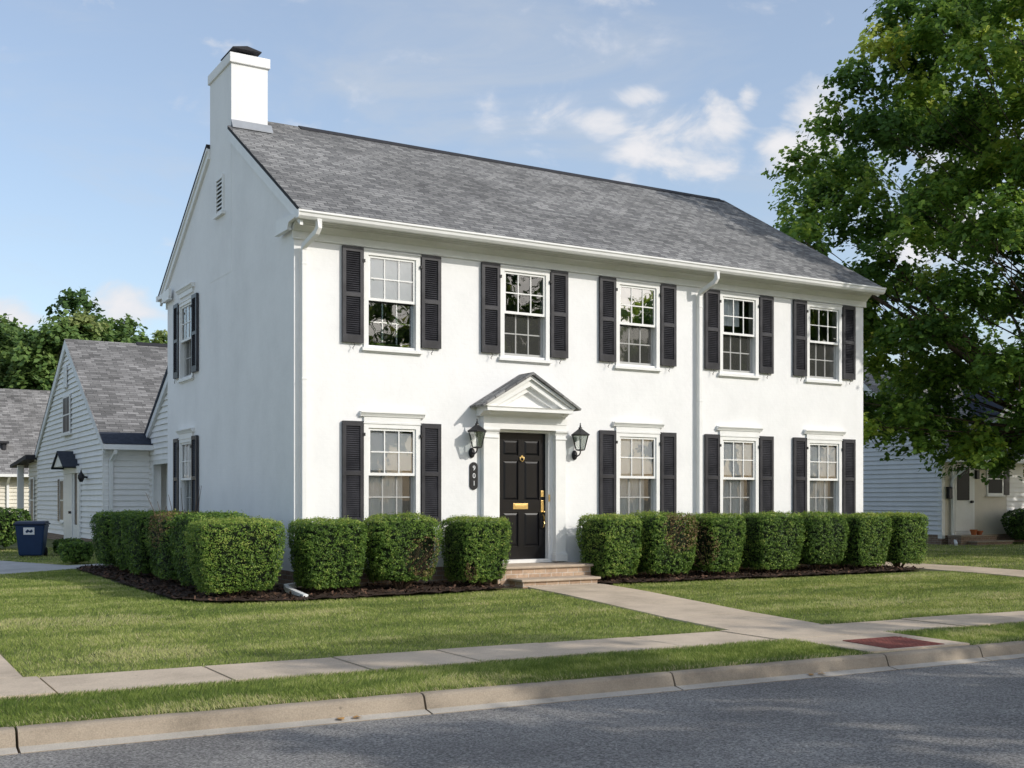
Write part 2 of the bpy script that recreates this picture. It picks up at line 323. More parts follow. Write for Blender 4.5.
# kerb with gutter pan, cast in lengths
mb = MB()
joints = [-4.57-3*k for k in range(12, 0, -1)] + [-4.57, -1.85, .35, 2.72, 3.95] + [3.95+2.9*k for k in range(1, 20)]
kz = -.075
for a, b in zip(joints[:-1], joints[1:]):
    a += .008; b -= .008
    prof = [(-7.80, -.4), (-7.80, kz), (-7.865, kz), (-7.885, kz-.006), (-7.90, kz-.02), (-7.925, kz-.085), (-7.93, kz-.104), (-8.03, kz-.122), (-8.03, -.4)]
    k = len(mb.v); n = len(prof)
    nd = max(1, int((b-a)/.5))
    for i in range(nd+1):
        x = a+(b-a)*i/nd
        for s_, z_ in prof: mb.v.append((x, s_-SK*x+.004*noise.noise(Vector((x*2, s_*3, 1))), z_+.004*noise.noise(Vector((x*3, s_*4, 5)))))
    for i in range(nd):
        for j in range(n): mb.f.append((k+i*n+j, k+(i+1)*n+j, k+(i+1)*n+(j+1)%n, k+i*n+(j+1)%n)); mb.m.append(1 if j == 6 else 0)
    mb.f.append(tuple(k+j for j in range(n))); mb.f.append(tuple(k+nd*n+j for j in range(n))); mb.m += [0, 0]
tag(mb.build('kerb', [M['kerb'], M['pan']]), kind='structure')
mb = MB(); mb.face([(-60, -17.2+3, -.1), (60, -17.2-3, -.1), (60, -17.0-3, -.1), (-60, -17.0+3, -.1)])
mb.box(-60, 60, -60, -59.9, -1, -.9)
# sidewalk slabs
def slab(mb, pts, z0, z1, mi=0):
    k = len(mb.v); n = len(pts); zt = z1 if callable(z1) else (lambda x, y: z1)
    for p in pts: mb.v.append((p[0], p[1], z0))
    for p in pts: mb.v.append((p[0], p[1], zt(*p)))
    mb.f.append(tuple(k+n+i for i in range(n))); mb.m.append(mi)
    for i in range(n): mb.f.append((k+i, k+(i+1)%n, k+n+(i+1)%n, k+n+i)); mb.m.append(mi)
mb = MB()
sj = [-4.17-1.3*k for k in range(14, 0, -1)] + [-4.17, -2.91, -1.8, -.82, .25, 1.3, 2.4, 3.75] + [3.75+1.25*k for k in range(1, 22)]
for a, b in zip(sj[:-1], sj[1:]):
    a += .011; b -= .011; dz = .006*random.uniform(-1, 1)
    slab(mb, [(a, -6.87-SK*a), (b, -6.87-SK*b), (b, -6.0-SK*b), (a, -6.0-SK*a)], -.3, -.033+dz)
tag(mb.build('sidewalk', M['concrete']), kind='structure')
mb = MB()
def lerp(a, b, t): return a+(b-a)*t
def quadpath(l0, r0, l1, r1, n, gap=.011, up=.02):
    for i in range(n):
        t0, t1 = i/n, (i+1)/n; e = gap/abs(l1[1]-l0[1]) if i < n-1 else 0
        t1 -= e
        P = [(lerp(l0[0], l1[0], t0), lerp(l0[1], l1[1], t0)), (lerp(r0[0], r1[0], t0), lerp(r0[1], r1[1], t0)),
             (lerp(r0[0], r1[0], t1), lerp(r0[1], r1[1], t1)), (lerp(l0[0], l1[0], t1), lerp(l0[1], l1[1], t1))]
        slab(mb, P, -.3, lambda x, y: max(gz(x, y)+up, -.033))
quadpath((3.12, -1.13), (4.42, -1.13), (2.55, -6.115), (3.80, -6.18), 4)
tag(mb.build('front_walk', M['concrete']), kind='structure')
mb = MB(); quadpath((-5.5, 8.), (-4.3, 8.), (-5.5, -5.71), (-4.28, -5.775), 10); tag(mb.build('side_path', M['concrete']), kind='structure')
mb = MB(); quadpath((11.95, 10.), (13.25, 10.), (11.45, -6.56), (12.75, -6.63), 12); tag(mb.build('right_path', M['concrete']), kind='structure')
mb = MB(); slab(mb, [(-14, -.5), (-5.5, 4.0), (-3.07, 5.9), (-1.17, 7.33), (.2, 7.6), (5, 7.8), (5, 9.4), (0, 8.9), (-1.6, 8.15), (-2.5, 10.6), (-8, 16), (-14, 18)], -.2, .062)
tag(mb.build('driveway', M['drive']), kind='structure')
# kerb ramp with tactile panel
mb = MB(); slab(mb, [(2.5, -6.885-SK*2.5), (2.64, -7.785-SK*2.64), (3.95, -7.785-SK*3.95), (3.8, -6.885-SK*3.8)], -.3, lambda x, y: gz(x, y)+.022)
tag(mb.build('ramp_apron', M['concrete']), kind='structure')
mb = MB(); slab(mb, [(2.90, -7.20-SK*2.90), (2.94, -7.74-SK*2.8), (3.66, -7.74-SK*3.66), (3.6, -7.20-SK*3.6)], -.2, lambda x, y: gz(x, y)+.028)
for i in range(13):
    for j in range(8):
        x = 2.99+i*.052; s_ = -7.68+j*.061
        zz = gz(x, s_-SK*x)+.027; mb.lathe([(.016, zz), (.010, zz+.005)], x, s_-SK*x, 6)
tag(mb.build('tactile_panel', M['tactile']), 'brick red tactile paving panel set behind the kerb at the end of the walk', 'paving panel')

# mulch beds
def mulch_bed(pts, name):
    mb = MB(); P = [Vector((a, b, 0)) for a, b in pts]
    # triangulated fan of a fine grid clipped to the outline
    from mathutils.geometry import intersect_point_tri_2d
    def inside(x, y):
        c = False; n = len(pts); j = n-1
        for i in range(n):
            if (pts[i][1] > y) != (pts[j][1] > y) and x < (pts[j][0]-pts[i][0])*(y-pts[i][1])/(pts[j][1]-pts[i][1])+pts[i][0]: c = not c
            j = i
        return c
    x0 = min(p[0] for p in pts); x1 = max(p[0] for p in pts); y0 = min(p[1] for p in pts); y1 = max(p[1] for p in pts); h = .09
    idx = {}
    def vid(i, j):
        if (i, j) not in idx:
            x = x0+i*h; y = y0+j*h; idx[i, j] = len(mb.v)
            mb.v.append((x+random.uniform(-.02, .02), y+random.uniform(-.02, .02), gz(x, y)+.028+random.uniform(0, .022)))
        return idx[i, j]
    for i in range(int((x1-x0)/h)):
        for j in range(int((y1-y0)/h)):
            if inside(x0+(i+.5)*h, y0+(j+.5)*h): mb.f.append((vid(i, j), vid(i+1, j), vid(i+1, j+1), vid(i, j+1))); mb.m.append(0)
    o = mb.build('mulch_bed', M['mulch'], smooth=False); o.name = name
    return tag(o, kind='structure'), inside
_, in_m1 = mulch_bed([(-1.5, 7.2), (-1.72, 6.6), (-1.76, 4.), (-1.8, 1.), (-1.82, -.6), (-1.45, -1.38), (-.5, -1.56), (.8, -1.54), (2., -1.42), (2.84, -1.35), (2.84, .1), (.1, .1), (.1, 7.4)], 'mulch_bed')
_, in_m2 = mulch_bed([(4.42, -1.25), (5.2, -1.38), (7, -1.42), (9, -1.45), (11, -1.45), (11.42, -1.3), (11.43, .1), (4.42, .1)], 'mulch_bed_right')
# bark chips strewn over the beds
n = 5200; C = []
while len(C) < n:
    x = random.uniform(-2.4, 11.4); y = random.uniform(-1.6, 7.3)
    if in_m1(x, y) or in_m2(x, y): C.append((x, y, gz(x, y)+random.uniform(.035, .06)))
C = np.array(C); Nn = rng.normal(size=(n, 3))*.5+np.array([0, 0, 1])
me = leaves_mesh('bark_chips', C, Nn, rng.uniform(.02, .045, n), rng.uniform(0, 1, n), foliage('bark chips', [(0, (.02, .012, .008)), (.6, (.06, .035, .022)), (1, (.16, .09, .06))], 0, .9), [(-1, -.35, 0), (1, -.3, .2), (.9, .35, 0), (-1, .3, .15)])
tag(link('bark_chips', me), 'dark brown bark chips covering the planting beds', 'bark chips', kind='stuff')

# ------------------------------------------------------------------ camera (needed for the density of grass)
F = 1150.; TH = 59.3; SN = math.sin(R(TH)); CS = math.cos(R(TH)); W0 = 16.; U0 = (294-512)/F*W0; CZ = 1.34
CX = -(U0*SN + W0*CS); CY = -(-U0*CS + W0*SN)
def vis(x, y, m=1.2):
    u = U0+SN*x-CS*y; w = W0+CS*x+SN*y
    return (w > 6) & (np.abs(u) < w*(512/F)+m)

# ------------------------------------------------------------------ grass
HOLES = []
def blades(name, label, boxes, dens, hmul, ok, seed):
    r_ = np.random.default_rng(seed); PX = []; PY = []
    for (x0, x1, s0, s1) in boxes:
        nn = int((x1-x0)*(s1-s0)*dens); x = r_.uniform(x0, x1, nn); s = r_.uniform(s0, s1, nn); y = s-SK*x
        k = vis(x, y); x = x[k]; y = y[k]
        w = W0+CS*x+SN*y; keep = r_.uniform(size=len(x)) < np.clip((11./w)**1.6, .06, 1); x = x[keep]; y = y[keep]
        PX.append(x); PY.append(y)
    x = np.concatenate(PX); y = np.concatenate(PY)
    k = np.array([ok(a, b) for a, b in zip(x, y)], bool); x = x[k]; y = y[k]; n = len(x)
    z = np.array([ground_z(a, b, b+SK*a) for a, b in zip(x, y)])
    w = W0+CS*x+SN*y
    nz = np.array([.8*noise.noise(Vector((a*.8, b*1.6, 3.)))+.6*noise.noise(Vector((a*3.1, b*5.3, 9.)))+.6*noise.noise(Vector((a*11, b*17, 4.))) for a, b in zip(x, y)])
    nb = np.array([noise.noise(Vector((a*.35, b*.9, 33.))) for a, b in zip(x, y)])
    h = hmul*.62*(.032+.022*r_.uniform(size=n)+.012*np.clip(nz, -1, 1)); ln = r_.normal(size=(n, 2))*.55*h[:, None]
    ln[:, 0] += h*.5*np.sign(np.sin(y*5.2+nb*3))
    wd = (.0022+.0024*r_.uniform(size=n))*np.clip(w/9, 1, 2.8)
    a = r_.uniform(0, math.pi, n); dx = np.cos(a)*wd; dy = np.sin(a)*wd
    P = np.zeros((n, 3, 3)); P[:, 0] = np.stack([x-dx, y-dy, z-.01], 1); P[:, 1] = np.stack([x+dx, y+dy, z-.01], 1); P[:, 2] = np.stack([x+ln[:, 0], y+ln[:, 1], z+h], 1)
    band = np.sin(y*6.3+3.5*nb)*.06+.10*np.array([noise.noise(Vector((a*.25, b*4.5, 55.))) for a, b in zip(x, y)])
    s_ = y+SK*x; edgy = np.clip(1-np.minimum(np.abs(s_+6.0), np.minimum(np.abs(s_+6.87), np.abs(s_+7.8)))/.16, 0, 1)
    t = np.clip(.34-.22*edgy-(.10 if seed == 3 else 0)+.30*nz+.22*nb+band+r_.normal(size=n)*.17, 0, 1)  # tint carries shade: darker verge, edges dark with shadow and brown soil
    for (hx, hy, hr) in DRY:
        d = np.sqrt(((x-hx)/2.0)**2+(y-hy)**2)/hr; t = np.where((d < 1+.8*nz) & (r_.uniform(size=n) < .6), np.clip(.70+.18*r_.normal(size=n), .4, 1), t)
    t = np.where(r_.uniform(size=n) < np.clip(.06+.35*(nz-.1), .03, .4), np.clip(t+.28, 0, 1), t)
    t = np.where(r_.uniform(size=n) < .22*edgy, np.clip(.93+.1*r_.normal(size=n), .8, 1), t)
    me = raw_mesh(name, P.reshape(-1, 3), n, 3, t, M['grass']); tag(link(name, me), label, 'grass', kind='stuff'); print(name, n)
DRY = [(-.9, -4.9, .13), (-3.2, -5.0, .35), (2.7, -4.7, .2), (-.4, -2.6, .12), (4.7, -7.45, .22), (-3.3, -7.55, .3), (-1.2, -7.5, .22), (6.3, -4.7, .4), (8.5, -5, .3), (-3.2, -2.4, .5), (-2.3, 2.3, .3)]
def edge(x0, y0, x1, y1, x, y): return (x1-x0)*(y-y0)-(y1-y0)*(x-x0)
DRV = [(-14, -.5), (-5.5, 4.0), (-3.07, 5.9), (-1.17, 7.33), (.2, 7.6), (5, 7.8), (5, 9.4), (0, 8.9), (-1.6, 8.15), (-2.5, 10.6), (-8, 16), (-14, 18)]
def in_drive(x, y):
    c = False; j = len(DRV)-1
    for i in range(len(DRV)):
        a, b = DRV[i], DRV[j]
        if (a[1] > y) != (b[1] > y) and x < (b[0]-a[0])*(y-a[1])/(b[1]-a[1])+a[0]: c = not c
        j = i
    return c
def ok_lawn(x, y):
    s = y+SK*x
    if s < -6.005+.02*math.sin(x*9)+.012*math.sin(x*31): return False
    if x < -4.26 and x > -5.52: return False
    if in_m1(x, y) or in_m2(x, y): return False
    if 0 < x < 11.3 and y > -.05 and y < 7: return False
    if y < -1.0 and 2.3 < x < 4.6 and edge(2.53, -6.1, 3.10, -1.1, x, y) < 0 and edge(3.82, -6.18, 4.44, -1.13, x, y) > 0: return False
    if y > -1.4 and y < 0 and 2.8 < x < 4.46: return False
    pl = 11.45+(y+6.6)*.03
    if pl-.01 < x < pl+1.31: return False
    if in_drive(x, y): return False
    return True
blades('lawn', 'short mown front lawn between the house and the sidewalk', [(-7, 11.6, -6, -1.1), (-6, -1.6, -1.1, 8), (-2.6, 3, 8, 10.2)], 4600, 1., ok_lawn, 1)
blades('side_lawn', 'shaded grass beyond the driveway and around the neighbouring houses', [(-6, 3, 10.2, 17), (12, 40, -6, 14)], 1300, 1.3, lambda x, y: ok_lawn(x, y) and not (x > 24.3 and y > 8.6) and not (x > .5 and y > 15.8), 2)
def ok_verge(x, y):
    s = y+SK*x
    if 2.52+(-6.88-s)*.16 < x < 3.81+(-6.88-s)*.16: return False
    return s < -6.86+.02*math.sin(x*7)+.015*math.sin(x*29) and s > -7.81+.012*math.sin(x*17)
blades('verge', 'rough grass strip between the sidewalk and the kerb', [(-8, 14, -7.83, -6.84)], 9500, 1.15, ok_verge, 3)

# ------------------------------------------------------------------ the white house
L_ = 11.25; D_ = 6.95; ZE = 4.96; RY = 3.5; RZ = 7.72; EY = -.44; EZ = 5.275; SL = (RZ-EZ)/(RY-EY)
def rz(y): return RZ - SL*abs(y-RY)
house = empty('house', (0, 0, 0), 'large white two storey house with black shutters, grey shingle roof and chimney', 'house')
WIN_C = [1.49, 3.755, 5.94, 8.145, 10.21]
UP = (3.52, 4.93); LO = (.96, 2.44)
holes = [(c-.39, c+.39, 3.56, 4.87) for c in WIN_C] + [(c-.39, c+.39, 1.0, 2.38) for c in (WIN_C[0], WIN_C[2], WIN_C[3], WIN_C[4])] + [(3.25, 4.245, .375, 2.41)]
def wall_with_holes(mb, L, z0, z1, holes, depth=.17):
    xs = sorted({0, L} | {h[0] for h in holes} | {h[1] for h in holes}); zs = sorted({z0, z1} | {h[2] for h in holes} | {h[3] for h in holes})
    for i in range(len(xs)-1):
        for j in range(len(zs)-1):
            cx, cz = (xs[i]+xs[i+1])/2, (zs[j]+zs[j+1])/2
            if any(h[0] < cx < h[1] and h[2] < cz < h[3] for h in holes): continue
            mb.face([(xs[i], 0, zs[j]), (xs[i+1], 0, zs[j]), (xs[i+1], 0, zs[j+1]), (xs[i], 0, zs[j+1])])
    for a, b, c, d in holes:
        for q in ([(a,0,c),(a,depth,c),(a,depth,d),(a,0,d)], [(b,0,c),(b,0,d),(b,depth,d),(b,depth,c)], [(a,0,d),(a,depth,d),(b,depth,d),(b,0,d)], [(a,0,c),(b,0,c),(b,depth,c),(a,depth,c)]): mb.face(q)
mb = MB(); wall_with_holes(mb, L_, .33, 5.2, holes)
# gable side, same construction turned to face -x
side_h = [(5.56-.39, 5.56+.39, 3.56, 4.87), (5.56-.39, 5.56+.39, 1.0, 2.38)]
t = MB(); wall_with_holes(t, D_, .33, 5.2, side_h, .17); k = len(mb.v)
mb.v += [(b, a, c) for a, b, c in t.v]; mb.f += [tuple(k+i for i in reversed(f)) for f in t.f]; mb.m += t.m
gp = [(0, 5.2), (D_, 5.2), (D_, rz(D_)-.06), (RY, RZ-.06), (0, rz(0)-.06)]
mb.face([(0, a, b) for a, b in reversed(gp)]); mb.face([(L_-.42*max(0, 1-abs(a-RY)/(RY-EY)) if b > 5.3 else L_, a, b) for a, b in gp])
mb.face([(L_, 0, .33), (L_, D_, .33), (L_, D_, 5.2), (L_, 0, 5.2)]); mb.face([(0, D_, .33), (0, D_, 5.2), (L_, D_, 5.2), (L_, D_, .33)])
mb.build('wall', M['wall'], house, fix=False)
mb = MB(); mb.box(-.015, L_+.015, -.015, D_+.015, -.2, .33); mb.build('foundation', M['foundation'], house)
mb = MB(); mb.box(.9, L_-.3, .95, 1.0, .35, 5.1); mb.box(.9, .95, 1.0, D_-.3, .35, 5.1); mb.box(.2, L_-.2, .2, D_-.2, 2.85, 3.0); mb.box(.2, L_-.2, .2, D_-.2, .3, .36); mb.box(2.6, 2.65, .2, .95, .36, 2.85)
mb.build('room_liner', M['dark'], house)  # liner and floors, dimness of the rooms put into their dark colour
# roof: two shingled slopes and the dark edge under them
RX0 = -.07; RX1 = L_+.04
def rx1(y): return RX1 - .42*(1-abs(y-RY)/(RY-EY))
mb = MB()
for y0, y1 in ((EY, RY), (RY, 2*RY-EY)):
    rows = [lerp(y0, y1, i/18) for i in range(19)] + [2.889, 2.8901, 4.0899, 4.091]; rows = sorted(q for q in rows if min(y0, y1) <= q <= max(y0, y1)); n = len(rows)-1
    k = len(mb.v)
    for i in range(n+1):
        y = rows[i]; xl = .3 if 2.89 < y < 4.09 else RX0
        for j in range(41): mb.v.append((lerp(xl, rx1(y), j/40), y, rz(y)+.008*noise.noise(Vector((j*.6, y*1.5, 0)))+(0 if 0 < j < 40 else 0)))
    for i in range(n):
        for j in range(40): mb.f.append((k+i*41+j, k+i*41+j+1, k+(i+1)*41+j+1, k+(i+1)*41+j)); mb.m.append(0)
roof = mb.build('roof', M['roof'], house)
mb = MB()
def slanted(mb, ya, yb, xa, xb, th, lift=-.012):
    """strip under the roof edge following the rake from ya to yb"""
    k = len(mb.v)
    for y in (ya, yb):
        dx = 0 if xa < 1 else rx1(y)-RX1
        mb.v += [(xa+dx, y, rz(y)+lift), (xb+dx, y, rz(y)+lift), (xb+dx, y, rz(y)+lift-th), (xa+dx, y, rz(y)+lift-th)]
    mb.f += [(k,k+1,k+2,k+3), (k+7,k+6,k+5,k+4)] + [(k+i, k+4+i, k+4+(i+1)%4, k+(i+1)%4) for i in range(4)]; mb.m += [0]*6
for ya, yb in ((EY, 2.888), (4.092, 2*RY-EY)): slanted(mb, ya, yb, RX0+.004, RX0+.05, .05)
for ya, yb in ((EY, RY), (RY, 2*RY-EY)): slanted(mb, ya, yb, RX1-.05, RX1-.004, .05)
mb.prism([(EY, rz(EY)-.02), (EY+.4, rz(EY+.4)-.02), (EY+.4, rz(EY+.4)-.05), (EY, rz(EY)-.045)], RX0+.06, RX1-.1, 'x')
mb.build('roof_edge', M['edge'], roof)
mb = MB(); mb.prism([(RY-.15, RZ-.075), (RY, RZ+.018), (RY+.15, RZ-.075), (RY+.15, RZ-.10), (RY-.15, RZ-.10)], 1.35, RX1-.55, 'x'); mb.build('ridge_vent', M['edge'], roof)
# rake boards (gable trim) and cornice returns
for ya, yb, xa in ((-.36, 2.888, 0), (4.092, 2*RY+.36, 0), (-.36, RY, 1), (RY, 2*RY+.36, 1)):
    mb = MB()
    if xa: slanted(mb, ya, yb, RX1-.05, RX1-.02, .15, -.064)
    else: slanted(mb, ya, yb, -.045, -.001, .17, -.075); slanted(mb, ya, yb, -.066, -.046, .05, -.064)
    mb.build('rake_board', M['trim'], house)
for yy, q in ((-.36, 1), (D_+.36, -1)):
    mb = MB(); P = [(yy, 5.235), (yy+q*.84, 5.29), (yy+q*.84, 5.15), (yy+q*.80, 5.10), (yy+q*.36, 5.10), (yy+q*.3, 5.17), (yy, 5.19)]
    mb.prism(P if q > 0 else P[::-1], -.10, -.047, 'x'); mb.box(-.11, -.047, min(yy+q*.33, yy+q*.86), max(yy+q*.33, yy+q*.86), 5.075, 5.10); mb.build('cornice_return', M['trim'], house)
# cornice under the eave: frieze, cove, soffit
for yy, q, nm in ((0, 1, 'cornice'), (D_, -1, 'cornice')):
    mb = MB()
    pf = [(0, ZE), (-.03, ZE), (-.03, ZE+.012), (-.022, ZE+.02), (-.022, 5.07), (-.045, 5.08), (-.06, 5.105), (-.09, 5.13), (-.125, 5.145), (-.125, 5.16), (-.15, 5.162), (-.15, 5.185), (-.33, 5.185), (-.33, 5.14), (-.345, 5.14), (-.345, 5.25), (0, 5.25)]
    mb.prism([(yy+q*a, b) for a, b in pf], -.03, L_+.06, 'x'); mb.build(nm, M['frieze'], house)
    mb = MB(); g = [(-.352, 5.265), (-.352, 5.165), (-.375, 5.155), (-.42, 5.158), (-.45, 5.19), (-.458, 5.225), (-.475, 5.24), (-.475, 5.265), (-.462, 5.265), (-.462, 5.245), (-.44, 5.21), (-.37, 5.18), (-.365, 5.265)]
    mb.prism([(yy+q*a, b) for a, b in g], -.10, L_+.09, 'x'); mb.box(-.105, -.10, min(yy+q*-.352, yy+q*-.475), max(yy+q*-.352, yy+q*-.475), 5.16, 5.265)
    mb.build('gutter', M['trim'], house)
def downspout(x, zbot, kick, y=-.07, name='downspout', parent=None, mat='trim'):
    mb = MB(); w = .038
    mb.tube([(x+.09, -.41, 5.17), (x+.09, -.41, 5.06), (x+.075, -.37, 5.0), (x, y-.03, 4.86), (x, y, 4.80), (x, y, zbot+.12), (x, y-.02, zbot+.07)] + ([(x, y-.05, zbot+.05), (x+kick*.4, y-.42, zbot+.0)] if kick is not None else []), .05, 4)
    mb.tube([(x, y, 3.0), (x, y, 3.03)], .056, 4); mb.tube([(x, y, 4.6), (x, y, 4.63)], .056, 4)
    return mb.build(name, M[mat], parent, bevel=.006)
downspout(.115, .10, None, parent=house)
mb = MB(); mb.tube([(.115, -.07, .24), (.09, -.10, .16), (-.22, -.30, .15), (-.30, -.60, .13), (-.33, -1.34, .085)], .05, 4); mb.build('downspout_outlet', M['trim'], house, bevel=.006)
downspout(7.21, .10, 0., parent=house)
# chimney
ch = MB(); ch.box(-.0035, .60, 2.89, 4.09, 5.0, 8.361); ch.build('chimney', M['wall'], house)
chm = [o for o in house.children if o.name == 'chimney'][0]
mb = MB(); mb.box(-.035, .635, 2.855, 4.125, 8.36, 8.52); mb.build('chimney_cap', M['wall'], chm, bevel=.008)
mb = MB(); mb.box(.14, .44, 3.1, 3.55, 8.52, 8.60, 0); mb.prism([(.05, 8.66), (.29, 8.71), (.53, 8.66), (.53, 8.645), (.05, 8.645)], 2.98, 3.66, 'y', 1)
for x in (.14, .41):
    for y in (3.1, 3.52): mb.box(x, x+.03, y, y+.03, 8.601, 8.66, 1)
mb.build('chimney_hood', [M['slabstone'], M['edge']], chm)
mb = MB(); mb.prism([(2.885, rz(2.89)+.09), (2.79, rz(2.79)+.015), (2.79, rz(2.79)+.03), (2.87, rz(2.89)+.10)], -.01, .66, 'x'); mb.box(-.008, .62, 2.872, 2.888, rz(2.89)-.05, rz(2.89)+.10)
mb.prism([(2.87, rz(2.89)-.05), (RY, RZ), (RY, RZ+.09), (2.87, rz(2.89)+.09)], .60, .612, 'x')
mb.build('flashing', M['lead'], chm)
# gable vent
mb = MB(); mb.box(-.035, -.001, 3.27, 3.31, 6.05, 6.66, 0); mb.box(-.035, -.001, 3.63, 3.67, 6.05, 6.66, 0); mb.box(-.035, -.001, 3.31, 3.63, 6.61, 6.66, 0); mb.box(-.06, -.001, 3.22, 3.72, 6.0, 6.05, 0)
mb.box(-.006, -.001, 3.31, 3.63, 6.05, 6.61, 1)
for i in range(8): z = 6.08+i*.068; mb.prism([(-.03, z-.012), (-.008, z+.03), (-.008, z+.038), (-.032, z-.004)], 3.31, 3.63, 'y', 0)
mb.build('gable_vent', [M['trim'], M['black']], house)

# ---- window kit, local frame: x along the wall, y into it, z up; opening centre x = 0
def window_proto(z0, z1, upper_blind, curtain, screen=True, sill_h=.07):
    """returns [(name, mesh)] with the frame first: sub-parts after it"""
    P = []; zm = (z0+z1)/2+.0
    mb = MB(); w = .45; o = .378
    mb.box(-w, -o, -.028, .02, z0, z1); mb.box(o, w, -.028, .02, z0, z1); mb.box(-o, o, -.028, .02, z1-.075, z1)
    mb.box(-w-.012, w+.012, -.04, -.0285, z1-.014, z1+.004)
    for sx in (-1, 1): mb.box(min(sx*.379, sx*.389), max(sx*.379, sx*.389), .021, .15, z0, z1-.06)
    mb.box(-.36, .36, .041, .15, z1-.09, z1-.066)
    P.append(('window', mb.mesh('window', M['trim'])))
    mb = MB(); mb.prism([(-.055, z0-.045), (-.055, z0-.008), (.05, z0+.03), (.05, z0-.045)], -w-.03, w+.03, 'x'); mb.box(-w, w, -.02, .0, z0-.065, z0-.046); mb.box(-.365, .365, .051, .17, z0-.02, z0+.045)
    P.append(('sill', mb.mesh('sill', M['trim'])))
    def sash(y, a, b, n):
        m = MB(); r_ = .377; s = .034
        m.box(-r_, -r_+s, y, y+.03, a, b); m.box(r_-s, r_, y, y+.03, a, b); m.box(-r_+s, r_-s, y, y+.03, b-s, b); m.box(-r_+s, r_-s, y, y+.03, a, a+s*1.15)
        iw = 2*(r_-s)
        for i in (1, 2): x = -r_+s+iw*i/3; m.box(x-.009, x+.009, y+.006, y+.026, a+s, b-s)
        zz = (a+b)/2
        for i in range(3): xa = -r_+s+iw*i/3; m.box(xa+.009, xa+iw/3-.009, y+.006, y+.026, zz-.009, zz+.009)
        g = MB(); g.face([(-r_+s-.01, y+.016, a+s-.01), (r_-s+.01, y+.016, a+s-.01), (r_-s+.01, y+.016, b-s+.01), (-r_+s-.01, y+.016, b-s+.01)])
        return m.mesh('sash', M['trim']), g.mesh('pane', M['glass'])
    up, gu = sash(-.006, zm-.02, z1-.076, 0); lo, gl = sash(.07, z0+.046, zm+.03, 1)
    P += [('sash', up), ('pane', gu), ('sash', lo), ('pane', gl)]
    if screen:
        m = MB(); m.face([(-.372, .05, z0+.03), (.372, .05, z0+.03), (.372, .05, zm+.02), (-.372, .05, zm+.02)]); P.append(('insect_screen', m.mesh('insect_screen', M['screen'])))
    if upper_blind:
        a, b = upper_blind; m = MB(); z = b
        while z > a: m.prism([(.033, z), (.043, z-.004), (.043, z-.008), (.033, z-.034)], -.33, .33, 'x'); z -= .034
        P.append(('blind', m.mesh('blind', M['blind'])))
    if curtain:
        a, b, gaps = curtain; m = MB()
        for (xa, xb) in gaps:
            n = max(4, int((xb-xa)*55)); k = len(m.v)
            for i in range(n+1):
                x = lerp(xa, xb, i/n); y = .122+.012*math.sin(x*47)+.008*math.sin(x*101+1)
                m.v += [(x, y, a), (x*.98, y, b)]
            for i in range(n): m.f.append((k+2*i, k+2*i+2, k+2*i+3, k+2*i+1)); m.m.append(0)
        P.append(('curtain', m.mesh('curtain', M['curtain'], smooth=True)))
    return P
def header_mesh(z):
    mb = MB(); w = .45
    mb.box(-w-.0, w, -.032, -.001, z+.006, z+.09)
    mb.prism([(-.001, z+.09), (-.045, z+.09), (-.05, z+.105), (-.06, z+.12), (-.07, z+.135), (-.08, z+.14), (-.08, z+.16), (-.001, z+.168)], -w-.06, w+.06, 'x')
    return mb.mesh('window_head', M['trim'])
def shutter_mesh(z0, z1):
    mb = MB(); w = .322; y0 = -.052; y1 = -.012; st = .052; zr = (z0+z1)/2
    mb.box(0, st, y0, y1, z0, z1); mb.box(w-st, w, y0, y1, z0, z1); mb.box(st, w-st, y0, y1, z1-.07, z1); mb.box(st, w-st, y0, y1, z0, z0+.11); mb.box(st, w-st, y0, y1, zr-.03, zr+.03)
    mb.box(st, w-st, y1-.006, y1-.001, z0+.11, z1-.07)
    for a, b in ((z0+.11, zr-.03), (zr+.03, z1-.07)):
        n = int((b-a)/.030)
        for i in range(n):
            z = a+(b-a)*(i+.5)/n; mb.prism([(y0+.006, z-.016), (y0+.010, z-.016), (y1-.007, z+.012), (y1-.011, z+.012)], st, w-st, 'x')
    return mb.mesh('shutter', M['shutter'])
def dog_mesh(z0):
    mb = MB(); x = .16
    mb.tube([(x, -.02, z0+.01), (x, -.06, z0-.005), (x+.02, -.062, z0-.03), (x+.005, -.06, z0-.06), (x-.015, -.06, z0-.085), (x, -.06, z0-.10)], .006, 5)
    return mb.mesh('holdback', M['iron'])
def hinge_mesh(z1):
    mb = MB()
    mb.box(-.022, .014, -.062, -.03, z1-.21, z1-.165); return mb.mesh('hinge', M['iron'])
HEAD = header_mesh(LO[1]); HEADU = header_mesh(UP[1]+.08)
SHU = shutter_mesh(3.575, 4.945); SHL = shutter_mesh(.96, 2.455); DGU = dog_mesh(3.575); HNU = hinge_mesh(4.945); HNL = hinge_mesh(2.455)
def put_window(proto, loc, rotz, parent, head=None, shut=None, dog=None, hinge=None):
    w = link('window', proto[0][1], parent, loc, rotz)
    for nm, me in proto[1:]: link(nm, me, w)
    if head: link('window_head', head, w)
    for dx in (-.785, .462):
        s = link('shutter', shut, parent, Vector(loc)+Matrix.Rotation(rotz, 3, 'Z') @ Vector((dx, 0, 0)), rotz)
        if dog: link('holdback', dog, s)
        hg = link('hinge', hinge, s)
        if dx < 0: hg.location = (.33, 0, 0)
cur_low = (LO[0]+.0, LO[1]-.06, [(-.34, .22)]); cur_full = (LO[0], LO[1]-.06, [(-.33, .33)])
A = window_proto(UP[0], UP[1], (4.24, 4.84), None, screen=False)
